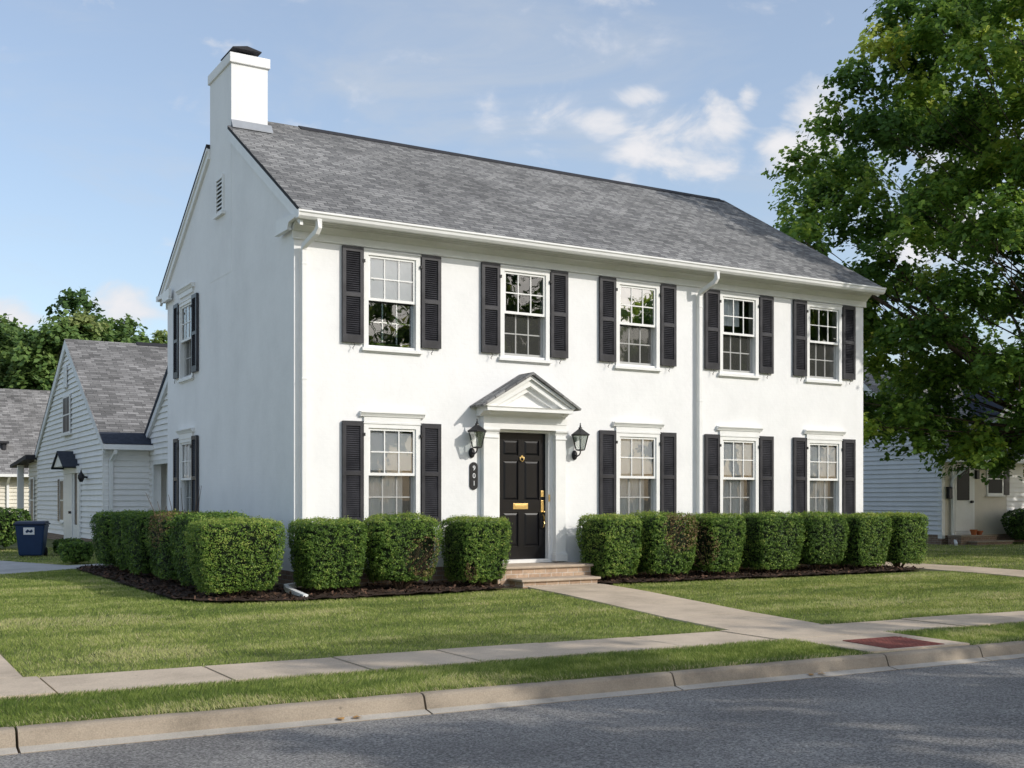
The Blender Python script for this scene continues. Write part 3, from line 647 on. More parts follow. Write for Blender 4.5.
A = [(n_, m_) for n_, m_ in A]; M['reflglass'] = glass('reflective glass', .42, tint=(.9, .93, .93)); A[4][1].materials[0] = M['reflglass']
B2 = window_proto(UP[0], UP[1], None, None); B2[3][1].materials[0] = M['reflglass']
B = window_proto(UP[0], UP[1], None, None)
Cw = window_proto(UP[0], UP[1], None, (4.38, 4.86, [(-.33, .12)]))
Lw = window_proto(LO[0], LO[1], (1.78, 2.30), cur_low)
M['clearglass'] = glass('clear glass', .04, tint=(1, 1, 1), boost=1.0)
for n_, m_ in Lw:
    if n_ == 'pane': m_.materials[0] = M['clearglass']
for c, pr in zip(WIN_C, (A, B, B2, Cw, B)): put_window(pr, (c, 0, 0), 0, house, None, SHU, DGU, HNU)
for c in (WIN_C[0], WIN_C[2], WIN_C[3], WIN_C[4]): put_window(Lw, (c, 0, 0), 0, house, HEAD, SHL, None, HNL)
put_window(B, (0, 5.56, 0), R(-90), house, HEADU, SHU, DGU, HNU); put_window(Lw, (0, 5.56, 0), R(-90), house, HEAD, SHL, None, HNL)

# ---- front door with pilasters and pediment
mb = MB()
x0, x1, z0, z1 = 3.312, 4.195, .40, 2.37; y = .10
mb.box(x0, x1, y+.012, y+.045, z0, z1)
rails = [(z0, z0+.20), (1.13, 1.32), (1.94, 2.02), (z1-.11, z1)]
for sx in ((x0, x0+.115), (x1-.115, x1), ((x0+x1)/2-.055, (x0+x1)/2+.055)): mb.box(sx[0], sx[1], y-.006, y+.0115, z0, z1)
for a, b in rails:
    mb.box(x0+.115, (x0+x1)/2-.055, y-.006, y+.0115, a, b); mb.box((x0+x1)/2+.055, x1-.115, y-.006, y+.0115, a, b)
zs = [(z0+.20, 1.13), (1.32, 1.94), (2.02, z1-.11)]
for a, b in zs:
    for xa, xb in ((x0+.115, (x0+x1)/2-.055), ((x0+x1)/2+.055, x1-.115)):
        k = len(mb.v); i = .03
        mb.v += [(xa+.012, y+.011, a+.012), (xb-.012, y+.011, a+.012), (xb-.012, y+.011, b-.012), (xa+.012, y+.011, b-.012), (xa+i+.01, y-.001, a+i+.01), (xb-i-.01, y-.001, a+i+.01), (xb-i-.01, y-.001, b-i-.01), (xa+i+.01, y-.001, b-i-.01)]
        for f in ((4,5,6,7), (0,1,5,4), (1,2,6,5), (2,3,7,6), (3,0,4,7)): mb.f.append(tuple(k+j for j in f)); mb.m.append(0)
door = mb.build('door', M['black'], house)
cx = (x0+x1)/2; hx = x1-.06
mb = MB(); mb.box(hx-.028, hx+.028, y-.02, y-.006, 1.12, 1.32); mb.box(hx-.03, hx+.03, y-.02, y-.006, 1.37, 1.47); mb.tube([(hx, y-.03, 1.10), (hx+.0, y-.07, 1.06), (hx, y-.075, .95), (hx, y-.05, .90), (hx, y-.012, .88)], [.008, .011, .012, .011, .010], 8); mb.tube([(hx, y-.02, 1.13), (hx, y-.08, 1.14)], .012, 8); mb.lathe([(.02, y-.02)], 0, 0, 3) if 0 else None
mb.build('handle', M['brass'], door, bevel=.004)
mb = MB(); mb.box(cx-.15, cx+.12, y-.011, y-.0065, 1.18, 1.27); mb.box(cx-.12, cx+.09, y-.015, y-.011, 1.20, 1.25); mb.build('mail_slot', M['brass'], door, bevel=.004)
mb = MB(); mb.tube([(cx, y-.006, 2.0), (cx, y-.03, 2.0)], .022, 8); mb.tube([(cx-.035, y-.02, 1.995), (cx-.03, y-.03, 1.95), (cx, y-.035, 1.925), (cx+.03, y-.03, 1.95), (cx+.035, y-.02, 1.995)], .008, 6); mb.build('knocker', M['brass'], door)
mb = MB()  # jambs, head and sill of the doorway
mb.box(3.251, 3.309, .005, .16, .376, 2.409); mb.box(4.198, 4.244, .005, .16, .376, 2.409); mb.box(3.309, 4.198, .01, .16, 2.373, 2.409); mb.box(3.25, 4.17, -.04, .17, .345, .398)
mb.build('door_frame', M['trim'], house, bevel=.003)
mb = MB(); mb.box(4.199, 4.225, -.004, .004, 1.30, 1.41); mb.build('door_hinge', M['brass'], house)
for xa, xb in ((2.97, 3.225), (4.27, 4.46)):
    mb = MB(); mb.box(xa, xb, -.10, -.001, .50, 2.27); mb.box(xa-.02, xb+.02, -.125, -.001, .36, .47); mb.box(xa-.01, xb+.01, -.112, -.001, .47, .50)
    mb.box(xa-.012, xb+.012, -.115, -.001, 2.27, 2.295); mb.prism([(-.10, 2.34), (-.105, 2.36), (-.13, 2.385), (-.135, 2.41), (-.001, 2.41), (-.001, 2.34)], xa-.015, xb+.015, 'x'); mb.box(xa, xb, -.10, -.001, 2.295, 2.34)
    mb.build('pilaster', M['trim'], house, bevel=.004)
ped = MB(); cxp = 3.66; hw = .66
ped.box(2.965, 4.465, -.11, -.002, 2.412, 2.50); ped.box(2.958, 4.472, -.118, -.002, 2.502, 2.60)
ped.prism([(-.002, 2.60), (-.13, 2.60), (-.14, 2.62), (-.20, 2.645), (-.24, 2.665), (-.36, 2.67), (-.36, 2.715), (-.375, 2.735), (-.002, 2.735)], cxp-hw-.11, cxp+hw+.11, 'x')
ped.box(cxp-.56, cxp+.56, -.20, -.002, 2.736, 2.78)
ap = 3.225; ew = .83; ez = 2.755; sl = (ap-ez)/ew
ped.prism([(cxp-ew+.08, 2.737), (cxp+ew-.08, 2.737), (cxp, ap-.05)], -.19, -.002, 'y')
for q in (-1, 1):
    for (yy0, th, o) in ((-.375, .055, .0), (-.33, .10, .057), (-.26, .14, .10)):
        a = [(cxp, ap-o), (cxp+q*ew, ez-o+.0), (cxp+q*ew, ez-o-.0-.0-th*.55), (cxp, ap-o-th)]
        a = [(cxp, ap-.004-o), (cxp+q*(ew-.02-o*.9), ez-.004-o+sl*(.02+o*.9)), (cxp+q*(ew-.02-o*.9-th*.5), ez-o-th*.6+sl*(.02+o*.9)), (cxp, ap-o-th)]
        ped.prism(a if q > 0 else a[::-1], yy0, -.002, 'y')
pd = ped.build('pediment', M['trim'], house)
mb = MB()
for q in (-1, 1):
    a = [(cxp, ap+.05), (cxp+q*(ew+.05), ez-.005), (cxp+q*(ew+.04), ez-.035), (cxp, ap+.01)]
    mb.prism(a if q > 0 else a[::-1], -.42, -.003, 'y')
mb.build('pediment_roof', M['roof'], pd)

# ---- steps
steps = empty('front_steps', (3.7, -.6, .03), 'two tan brick steps with stone treads below the black front door', 'steps')
def off(o, p): o.location = tuple(-a for a in p.location) if p else (0,0,0); return o
mb = MB(); mb.box(2.87, 4.52, -.70, -.018, -.1, .305); off(mb.build('landing', M['stepbrick'], steps), steps)
mb = MB(); mb.box(2.84, 4.55, -.74, -.018, .306, .343); off(mb.build('landing_tread', M['slabstone'], steps, bevel=.008), steps)
mb = MB(); mb.box(3.07, 4.38, -1.08, -.702, -.1, .135); off(mb.build('lower_step', M['stepbrick'], steps), steps)
mb = MB(); mb.box(3.03, 4.42, -1.12, -.702, .136, .172); off(mb.build('lower_tread', M['slabstone'], steps, bevel=.008), steps)

# ---- wall lanterns
def lantern(x, z, label):
    t = empty('wall_lantern', (x, 0, z), label, 'lantern', 'wall lanterns beside the front door')
    mb = MB(); mb.lathe([(.0, 0), (.05, .0), (.062, .01), (.062, .02), (.035, .032), (.0, .034)], 0, 0, 16)
    me = mb; me.v = [(a*.85, -.001-c, b*1.25) for a, b, c in me.v]; me.build('back_plate', M['iron'], t, smooth=True)
    mb = MB(); mb.tube([(0, -.03, 0), (0, -.09, -.02), (0, -.15, 0), (0, -.18, .03), (0, -.18, .06)], .011, 8); mb.build('arm', M['iron'], t)
    mb = MB(); cy = -.18
    w0, w1 = .066, .132; za, zb = .085, .31
    mb.lathe([(.03, .06), (w0*1.25, .072), (w0*1.25, .085), (.0, .086)], 0, cy, 6, rot=R(0))
    for i in range(6):
        a = R(60*i); mb.tube([(w0*1.2*math.cos(a), cy+w0*1.2*math.sin(a), za), (w1*1.08*math.cos(a), cy+w1*1.08*math.sin(a), zb)], .0065, 4)
    mb.lathe([(w1*1.08, zb-.006), (w1*1.25, zb), (w1*1.25, zb+.012), (w1*.75, zb+.055), (.035, zb+.10), (.03, zb+.115), (.036, zb+.12), (.012, zb+.135), (.018, zb+.15), (.006, zb+.165), (.012, zb+.18), (.002, zb+.20)], 0, cy, 6)
    mb.lathe([(.0, .03), (.014, .04), (.008, .06)], 0, cy, 8)
    mb.build('lantern_frame', M['iron'], t)
    mb = MB(); k = 0
    for i in range(6):
        a, b = R(60*i), R(60*i+60); r0, r1 = w0*1.17, w1*1.05
        mb.face([(r0*math.cos(a), cy+r0*math.sin(a), za), (r0*math.cos(b), cy+r0*math.sin(b), za), (r1*math.cos(b), cy+r1*math.sin(b), zb), (r1*math.cos(a), cy+r1*math.sin(a), zb)])
    mb.build('lantern_glass', M['lampglass'], t)
    mb = MB(); mb.lathe([(.014, .086), (.014, .19), (.010, .21), (.004, .235)], 0, cy, 10); mb.build('candle_bulb', M['blind'], t, smooth=True)
    return t
lantern(2.81, 2.04, 'black six sided wall lantern above the house number plaque')
lantern(4.68, 2.04, 'black six sided wall lantern right of the front door, no plaque below')
# ---- number plaque
pq = empty('house_number_plaque', (2.845, -.001, 1.69), 'black oval ended plaque with white house numbers beside the front door', 'plaque')
mb = MB(); pts = []
for i in range(13): a = R(180*i/12); pts.append((.07*math.cos(a), .14+.07*math.sin(a)))
for i in range(13): a = R(180+180*i/12); pts.append((.07*math.cos(a), -.14+.07*math.sin(a)))
mb.prism(pts, -.018, 0, 'y'); mb.build('plaque_board', M['iron'], pq, bevel=.004)
def text_mesh(txt, size, depth):
    c = bpy.data.curves.new('t', 'FONT'); c.body = txt; c.size = size; c.extrude = depth; c.align_x = 'CENTER'; c.align_y = 'CENTER'
    o = bpy.data.objects.new('t', c); COL.objects.link(o); bpy.context.view_layer.update()
    me = bpy.data.meshes.new_from_object(o.evaluated_get(bpy.context.evaluated_depsgraph_get())); COL.objects.unlink(o); bpy.data.objects.remove(o); return me
for ch_, z in (('9', .115), ('0', 0.), ('1', -.115)):
    me = text_mesh(ch_, .105, .003); me.materials.clear(); me.materials.append(M['white'])
    o = link('digit', me, pq, (0, -.022, z)); o.rotation_euler = (R(90), 0, 0)

# ------------------------------------------------------------------ siding and the neighbours
def siding(mb, org, u, n, L, z0, z1, lim=None, e=.125, mi=0, t=.042):
    """lapped boards on a wall: org (x,y), u along, n outwards; lim(z) -> (a, b)"""
    o = Vector((org[0], org[1], 0)); u = Vector((u[0], u[1], 0)); n = Vector((n[0], n[1], 0)); z = z0
    while z < z1-.01:
        zt = min(z+e, z1); a, b = lim(z) if lim else (0, L); a2, b2 = lim(zt) if lim else (0, L)
        if b > a:
            P = lambda s, zz, d: tuple(o+u*s+n*d+Vector((0, 0, zz)))
            mb.face([P(a, z, t), P(b, z, t), P(max(b2, a2), zt, .002), P(min(a2, b2), zt, .002)], mi)
            mb.face([P(a, z, 0), P(a, z, t), P(b, z, t), P(b, z, 0)][::-1], mi)
        z = zt
def simple_window(parent, loc, rotz, w, h, rows=2, cols=2, shut=None, fr=.06, frame='trim', lite='darkglass', name='window'):
    mb = MB(); mb.box(-w/2, -w/2+fr, -.035, 0, 0, h); mb.box(w/2-fr, w/2, -.035, 0, 0, h); mb.box(-w/2+fr, w/2-fr, -.035, 0, h-fr, h); mb.box(-w/2-.04, w/2+.04, -.08, 0, -.05, 0)
    mb.box(-w/2+fr, w/2-fr, -.035, 0, 0, fr); mb.box(-w/2+fr, w/2-fr, -.033, -.01, h/2-.02, h/2+.02)
    for c in range(1, cols): x = -w/2+fr+(w-2*fr)*c/cols; mb.box(x-.012, x+.012, -.030, -.02, fr, h-fr)
    o = mb.build(name, M[frame], parent, loc, rotz)
    g = MB(); g.box(-w/2+fr, w/2-fr, -.028, -.022, fr, h-fr); g.build('pane', M[lite], o)
    if shut:
        for sx in (-1, 1):
            if sx not in shut: continue
            s = MB(); a = sx*(w/2+.02); b = sx*(w/2+.30); lo, hi = min(a, b), max(a, b); s.box(lo, hi, -.04, -.001, 0, h)
            for i in range(int(h/.06)): s.box(lo+.04, hi-.04, -.052, -.041, .04+i*.06, .075+i*.06)
            s.build('shutter', M['shutter'], o)
    return o
# -- left neighbour: gable to the left, front in line with ours, wing coming forward
nb = empty('neighbour_house', (.6, 15.9, 0), 'white sided cottage with steep grey brown roof left of the white house', 'house')
def W(mb, name, mat, parent=nb, **k): o = mb.build(name, mat, parent, **k); o.location = -parent.location; return o
GX = .6; GY0 = 15.9; GY1 = 26.9; PY_ = 21.2; PZ = 6.15; EZn = 2.95; sN = (PZ-EZn)/(PY_-GY0)
def glim(z):
    if z <= EZn-.05: return 0, GY1-GY0
    d = (z-(EZn-.05))/sN; return d, GY1-GY0-d*(GY1-PY_)/(PY_-GY0)
mb = MB(); siding(mb, (GX, GY0), (0, 1), (-1, 0), 11, .25, PZ-.12, glim, .15); mb.face([(GX, GY0, -.2), (GX, GY1, -.2), (GX, GY1, EZn-.05), (GX, PY_, PZ-.1), (GX, GY0, EZn-.05)])
siding(mb, (GX, GY0), (1, 0), (0, -1), 12, .25, EZn-.1, None, .15); mb.face([(GX, GY0, -.2), (GX+12, GY0, -.2), (GX+12, GY0, EZn-.05), (GX, GY0, EZn-.05)])
W(mb, 'wall', M['vinyl'])
mb = MB()
for ya, za, yb, zb in ((GY0-.35, EZn-.35*sN+.03, PY_, PZ), (PY_, PZ, GY1+.3, EZn-.13)):
    mb.face([(GX-.1, ya, za), (GX+13, ya, za), (GX+13, yb, zb), (GX-.1, yb, zb)])
nroof = W(mb, 'roof', M['roof2'], fix=True)
mb = MB(); mb.face([(GX-.08, GY0-.36, EZn-.36*sN+.04), (GX+6, GY0-.36, EZn-.36*sN+.04), (GX+6, GY0+.18, EZn+.18*sN+.04), (GX-.08, GY0+.18, EZn+.18*sN+.04)]); o = mb.build('eave_strip', M['roofdk'], nroof); o.location = (0, 0, 0)
mb = MB(); mb.prism([(PY_-.14, PZ-.07), (PY_, PZ+.05), (PY_+.14, PZ-.07)], GX+2., GX+12, 'x'); mb.build('ridge_vent', M['edge'], nroof)
for P in ([(GY0-.35, EZn-.35*sN-.0), (PY_, PZ-.03), (PY_, PZ-.30), (GY0-.35, EZn-.35*sN-.2)], [(PY_, PZ-.03), (GY1+.2, EZn-.1), (GY1+.2, EZn-.3), (PY_, PZ-.30)]):
    mb = MB(); mb.prism(P, GX-.09, GX-.035, 'x'); W(mb, 'rake_board', M['greysid'])
mb = MB(); mb.box(GX-.1, GX+12, GY0-.48, GY0-.36, EZn-.33, EZn-.2); mb.box(GX-.05, GX+12, GY0-.36, GY0, EZn-.33, EZn-.28); W(mb, 'gutter', M['trim'])
mb = MB(); mb.tube([(GX+.2, GY0-.42, EZn-.3), (GX+.2, GY0-.4, EZn-.42), (GX+.16, GY0-.08, EZn-.62), (GX+.16, GY0-.08, .2)], .06, 4); W(mb, 'downspout', M['trim'])
mb = MB(); mb.box(GX-.034, GX+.1, GY0-.034, GY0+.12, 0, EZn-.35); W(mb, 'corner_board', M['trim'])
mb = MB(); mb.box(GX-.034, GX, GY1-.1, GY1+.02, 0, EZn-.2); W(mb, 'corner_board', M['trim'])
mb = MB(); mb.box(GX-.02, GX+12, GY0-.02, GY1, -.3, .25); W(mb, 'foundation', M['foundation'])
def nwin(y, z, w, h, **k):
    o = simple_window(nb, (GX-.045, y, z), R(-90), w, h, **k); o.location = Vector(o.location)-nb.location; return o
nwin(21.05, 3.28, 1.15, 1.15, cols=2); nwin(21.25, 4.72, .42, .6, cols=1, lite='greysid'); nwin(21.8, .65, .7, 1.3, cols=1, shut=(-1,)); nwin(27.55, .6, .8, 1.45, cols=1) if 0 else None
mb = MB(); mb.box(GX-.10, GX-.02, 19.95, 21.3, .05, 2.08); W(mb, 'door', M['door2'], bevel=.01)
mb = MB(); mb.box(GX-.07, GX-.02, 18.95, 19.3, .0, 2.1); mb.box(GX-.07, GX-.02, 19.75, 19.95, .0, 2.1); mb.box(GX-.07, GX-.02, 19.3, 19.75, .0, .6); mb.box(GX-.12, GX-.02, 18.9, 21.4, 2.08, 2.28); W(mb, 'door_frame', M['trim'])
mb = MB(); mb.box(GX-.05, GX-.02, 19.3, 19.75, .6, 2.08); W(mb, 'sidelight', M['darkglass'])
mb = MB(); mb.tube([(GX-.1, 20.1, .95), (GX-.17, 20.1, .95)], .04, 8); W(mb, 'door_knob', M['iron'])
mb = MB()
P = [(19.25, 2.28), (21.15, 2.28), (20.2, 2.68)]; mb.prism(P, GX-.42, GX-.02, 'x'); W(mb, 'door_hood', M['trim'])
mb = MB()
for a in ([(19.15, 2.26), (20.2, 2.74), (20.2, 2.69), (19.2, 2.22)], [(20.2, 2.74), (21.25, 2.26), (21.2, 2.22), (20.2, 2.69)]): mb.prism(a, GX-.47, GX-.02, 'x')
W(mb, 'hood_roof', M['roofdk'])
# lean-to at the back of the gable
mb = MB(); mb.prism([(GY1, EZn-.1), (30.9, 2.6), (30.9, 2.5), (GY1, EZn-.25)], GX-.4, GX+4, 'x'); W(mb, 'lean_to_roof', M['edge'])
mb = MB(); mb.face([(GX, GY1, -.1), (GX, 28.9, -.1), (GX, 28.9, 2.7), (GX, GY1, 2.8)]); siding(mb, (GX, GY1), (0, 1), (-1, 0), 2.0, .2, 2.65, None, .15); W(mb, 'lean_to_wall', M['cream'])
mb = MB(); mb.box(GX-.3, GX-.1, 29.5, 29.75, 0, 2.6); W(mb, 'porch_post', M['trim'])
nwin(27.8, .5, .75, 1.6, cols=1)
# forward wing with garage opening
WX = 1.78; sW = .62
mb = MB()
def wlim(z):
    if z <= 3.12: return 0, 5.2
    d = (z-3.12)/sW; return d, 5.2-d
mb2 = mb; siding(mb, (WX, GY0), (0, -1), (-1, 0), 5.2, 2.35, 4.6, wlim, .15); mb.face([(WX, GY0, 2.3), (WX, GY0-5.2, 2.3), (WX, GY0-5.2, 3.12), (WX, GY0-2.6, 4.75), (WX, GY0, 3.12)])
siding(mb, (WX, GY0), (0, -1), (-1, 0), .35, .2, 2.35, None, .15); mb.box(WX, WX+.2, GY0-5.2, GY0-4.6, 0, 2.3); mb.box(WX+.001, WX+.2, GY0-.35, GY0, 0, 2.3)
mb.box(WX+.2, WX+5, GY0-5.25, GY0-5.2, 0, 3.1)
W(mb, 'garage_wing_wall', M['vinyl'])
mb = MB(); mb.box(WX+.35, WX+.42, GY0-4.7, GY0-.3, 0, 2.35)
for i in range(4): mb.box(WX+.33, WX+.349, GY0-4.6, GY0-.4, .06+i*.56, .56+i*.56)
W(mb, 'garage_door', M['vinyl'])
mb = MB(); mb.box(WX-.03, WX, GY0-.42, GY0-.30, 0, 2.3); mb.box(WX-.03, WX, GY0-5., GY0-.42, 2.24, 2.38); W(mb, 'garage_trim', M['trim'])
mb = MB()
for a in ([(GY0+.35, 3.12-.22+.1), (GY0-2.6, 4.78+.06), (GY0-2.6, 4.70), (GY0+.35, 2.9)], [(GY0-2.6, 4.84), (GY0-5.5, 3.02), (GY0-5.5, 2.94), (GY0-2.6, 4.70)]): mb.prism(a, WX-.12, WX+5, 'x')
W(mb, 'garage_roof', M['roofdk'])
mb = MB(); mb.prism([(GY0+.3, 2.95), (GY0-2.6, 4.7), (GY0-2.6, 4.48), (GY0+.3, 2.76)], WX-.10, WX-.02, 'x'); W(mb, 'garage_rake_board', M['greysid'])
def small_lamp(parent, loc, rotz, nm='wall_light'):
    mb = MB(); mb.tube([(0, 0, 0), (0, -.16, .03)], .03, 8); mb.lathe([(.04, -.12), (.09, -.02), (.09, .06), (.02, .16), (.02, .2)], 0, -.18, 8)
    return mb.build(nm, M['iron'], parent, loc, rotz)
t = tag(small_lamp(None, (GX-.02, 17.95, 1.93), R(-90)), 'small black wall light right of the cottage side door', 'wall light')

# -- far house at the left edge
fh = empty('far_house', (-4, 38, 0), 'cream sided house with broad grey roof at the left edge behind the cottage', 'house')
mb = MB(); siding(mb, (-14, 38), (1, 0), (0, -1), 18, .2, 2.4, None, .16); mb.face([(-14, 38, -.2), (4, 38, -.2), (4, 38, 2.5), (-14, 38, 2.5)]); W(mb, 'wall', M['cream'], fh)
mb = MB(); mb.face([(-14.5, 37.5, 2.4), (8.5, 37.5, 2.4), (8.5, 42.5, 6.45), (-14.5, 42.5, 6.45)]); mb.face([(-14.5, 48, 2.4), (8.5, 48, 2.4), (8.5, 42.5, 6.45), (-14.5, 42.5, 6.45)]); W(mb, 'roof', M['roof2'], fh)
mb = MB(); mb.box(-14.5, 8.5, 37.36, 37.5, 2.28, 2.4); mb.tube([(1., 37.45, 2.3), (1., 37.93, 2.0), (1., 37.93, 0)], .07, 4); W(mb, 'gutter', M['trim'], fh)
mb = MB(); mb.tube([(.95, 38.9, 3.4), (.95, 38.9, 3.75)], .12, 8); mb.box(.75, 1.15, 38.7, 39.1, 3.75, 3.85); W(mb, 'roof_vent', M['edge'], fh)
for x in (.35,):
    o = simple_window(fh, (x-.5, 37.97, .7), 0, .9, 1.3); o.location = Vector(o.location)-fh.location

# -- right neighbour: gable side towards us, entry under the maple
rh = empty('maple_house', (24.4, 8.8, -.1), 'white sided house with pale entry half hidden under the maple on the right', 'house')
NX = 24.4; NY = 8.8; NE = 2.85; sR = .745; DR = 8.2; NP = NE+sR*DR/2
def rlim(z):
    if z <= NE: return 0, DR
    d = (z-NE)/sR; return d, DR-d
mb = MB(); siding(mb, (NX, NY), (0, 1), (-1, 0), DR, .22, NP-.1, rlim, .15); mb.face([(NX, NY, -.3), (NX, NY+DR, -.3), (NX, NY+DR, NE), (NX, NY+DR/2, NP), (NX, NY, NE)])
W(mb, 'gable_wall', M['greysid'], rh)
mb = MB(); siding(mb, (NX+3.15, NY), (1, 0), (0, -1), 10, .22, 2.8, None, .15); mb.face([(NX, NY, -.3), (NX+13, NY, -.3), (NX+13, NY, NE), (NX, NY, NE)]); W(mb, 'front_wall', M['vinyl'], rh)
mb = MB(); mb.box(NX+.04, NX+3.14, NY-.03, NY-.002, .2, 2.8); W(mb, 'entry_panel', noisy('cream entry paint', (.66, .61, .52), .05, 3, .6, .05, 30), rh)
mb = MB()
for ya, za, yb, zb in ((NY-.45, NE-.45*sR+.12, NY+DR/2, NP+.12), (NY+DR/2, NP+.12, NY+DR+.4, NE-.2)): mb.face([(NX-.12, ya, za), (NX+13, ya, za), (NX+13, yb, zb), (NX-.12, yb, zb)])
rr = W(mb, 'roof', M['roof2'], rh)
mb = MB(); mb.prism([(NY-.45, NE-.45*sR+.10), (NY+DR/2, NP+.10), (NY+DR/2, NP-.12), (NY-.45, NE-.45*sR-.06)], NX-.11, NX-.02, 'x'); W(mb, 'rake_board', M['trim'], rh)
mb = MB(); mb.box(NX-.1, NX+13, NY-.56, NY-.45, NE-.35, NE-.21); mb.box(NX, NX+13, NY-.45, NY, NE-.35, NE-.30); W(mb, 'gutter', M['trim'], rh)
mb = MB(); mb.box(NX-.025, NX+.12, NY-.035, NY+.12, .1, NE-.3); W(mb, 'corner_board', M['trim'], rh)
mb = MB(); mb.box(NX-.02, NX+13, NY-.02, NY+DR, -.4, .22); W(mb, 'foundation', M['foundation'], rh)
mb = MB(); mb.tube([(NX+.62, NY-.5, NE-.33), (NX+.62, NY-.48, NE-.5), (NX+.40, NY-.12, NE-.85), (NX+.38, NY-.10, NE-1.0), (NX+.38, NY-.10, .25), (NX+.30, NY-.25, .1), (NX-.25, NY-.75, -.06)], .055, 4); W(mb, 'downspout', M['trim'], rh)
o = simple_window(rh, (NX-.018, 12.0, 4.0), R(-90), .95, .85); o.location = Vector(o.location)-rh.location
o = simple_window(rh, (26.93, NY-.03, 1.47), 0, .82, 1.05, cols=1, shut=(1,)); o.location = Vector(o.location)-rh.location
mb = MB(); mb.box(24.93, 25.78, NY-.09, NY-.03, .32, 2.45); dr = W(mb, 'door', M['door2'], rh, bevel=.01)
mb = MB(); mb.box(25.02, 25.6, NY-.105, NY-.091, 1.3, 2.36); W(mb, 'door_pane', M['darkglass'], rh)
mb = MB(); mb.box(24.83, 24.92, NY-.08, NY-.03, .32, 2.55); mb.box(25.79, 25.88, NY-.08, NY-.03, .32, 2.55); mb.box(24.92, 25.79, NY-.08, NY-.03, 2.46, 2.55); mb.box(24.85, 25.86, NY-.14, NY-.03, .2, .31); W(mb, 'door_frame', M['trim'], rh)
mb = MB(); mb.tube([(25.69, NY-.09, 1.25), (25.69, NY-.17, 1.25)], .045, 8); W(mb, 'door_knob', M['iron'], rh)
# cross gable dormer on its roof
mb = MB(); siding(mb, (28.2, 9.6), (1, 0), (0, -1), 3.2, 3.4, 5.6, lambda z: (0, 3.2) if z < 4.2 else ((z-4.2)*1.15, 3.2-(z-4.2)*1.15), .15); mb.face([(28.2, 9.6, 3.2), (31.4, 9.6, 3.2), (31.4, 9.6, 4.2), (29.8, 9.6, 5.6), (28.2, 9.6, 4.2)]); mb.face([(28.2, 9.6, 3.2), (28.2, 9.6, 4.2), (28.2, 12.4, 4.2), (28.2, 12.4, 3.2)]); W(mb, 'dormer', M['vinyl'], rh)
mb = MB()
for q in (-1, 1): mb.prism([(29.8, 5.74), (29.8+q*1.8, 4.16), (29.8+q*1.8, 4.08), (29.8, 5.64)][::q], 9.45, 12.8, 'y')
W(mb, 'dormer_roof', M['roofdk'], rh)
rs = empty('brick_entry_steps', (25.4, 8., -.1), 'weathered brick steps at the shaded door under the maple', 'steps')
mb = MB(); mb.box(24.5, 26.2, 8.15, NY-.16, -.3, .17); W(mb, 'landing', M['foundation'], rs); mb = MB(); mb.box(24.8, 26.5, 7.8, 8.149, -.3, .0); W(mb, 'lower_step', M['foundation'], rs)
mb = MB(); mb.box(24.47, 26.23, 8.12, NY-.16, .171, .21); mb.box(24.77, 26.53, 7.76, 8.119, .001, .035); W(mb, 'treads', M['kerb'], rs)
for x, h in ((25.35, .13), (25.62, .09)):
    mb = MB(); mb.lathe([(.07, .21), (.10, .21+h), (.115, .21+h), (.115, .25+h), (.09, .25+h), (.085, .22+h)], x, 8.35, 12)
    o = mb.build('flower_pot', M['terracotta'], smooth=False); tag(o, 'larger terracotta pot on the brick steps at the maple shaded door' if h > .1 else 'smaller terracotta pot on the brick steps at the maple shaded door', 'flower pot')
mb = MB(); mb.box(-.08, .08, -.12, 0, 0, .32); mb.prism([(-.13, .32), (0, .32), (0, .38), (-.10, .36)], -.09, .09, 'x')
tag(mb.build('mailbox', M['iron'], None, (24.66, NY-.03, 1.35), bevel=.01), 'black wall mailbox left of the door under the maple', 'mailbox')
mb = MB(); mb.box(-.07, .07, -.14, 0, 0, .26); mb.prism([(-.17, .26), (0, .30), (0, .26)], -.09, .09, 'x')
tag(mb.build('porch_light', M['iron'], None, (25.95, NY-.03, 1.98), bevel=.01), 'small black porch light right of the maple shaded door', 'wall light')
mb = MB(); mb.box(-.11, .11, -.05, 0, 0, .24); tag(mb.build('entry_plaque', M['iron'], None, (26.38, NY-.03, 2.28), bevel=.01), 'dark square plaque beside the window of the maple shaded entry', 'plaque')

# ------------------------------------------------------------------ bin
bn = empty('wheelie_bin', (-1.66, 12.3, .05), 'navy blue wheeled rubbish bin standing on the grass beside the driveway', 'bin', rotz=R(-18))
mb = MB(); k = [(-.24, -.22), (.24, -.22), (.24, .24), (-.24, .24)]; K2 = [(-.31, -.28), (.31, -.28), (.31, .30), (-.31, .30)]
for (pts, z) in ((k, .03), (K2, .72)):
    for a, b in pts: mb.v.append((a, b, z))
mb.f += [(0,1,2,3), (4,5,6,7)] + [(i, (i+1)%4, 4+(i+1)%4, 4+i) for i in range(4)]; mb.m += [0]*6
mb.build('bin_body', M['bin'], bn, bevel=.03)
mb = MB(); mb.box(-.34, .34, -.31, .33, .715, .75); mb.prism([(-.30, .75), (.32, .75), (.30, .80), (-.22, .79)], -.31, .31, 'x'); mb.build('lid', M['binlid'], bn, bevel=.012)
mb = MB(); mb.box(-.37, -.345, -.1, .36, .70, .74); mb.tube([(-.3, .36, .68), (.3, .36, .68)], .022, 8); mb.build('bin_handle', M['binlid'], bn)
for x in (-.25, .25):
    mb = MB(); mb.tube([(x-.03, .22, .1), (x+.03, .22, .1)], .10, 14); mb.build('wheel', M['rubber'], bn)
mb = MB(); mb.face([(-.13, -.272, .5), (.10, -.272, .5), (.10, -.285, .66), (-.13, -.285, .66)]); lb = mb.build('sticker', M['white'], bn)
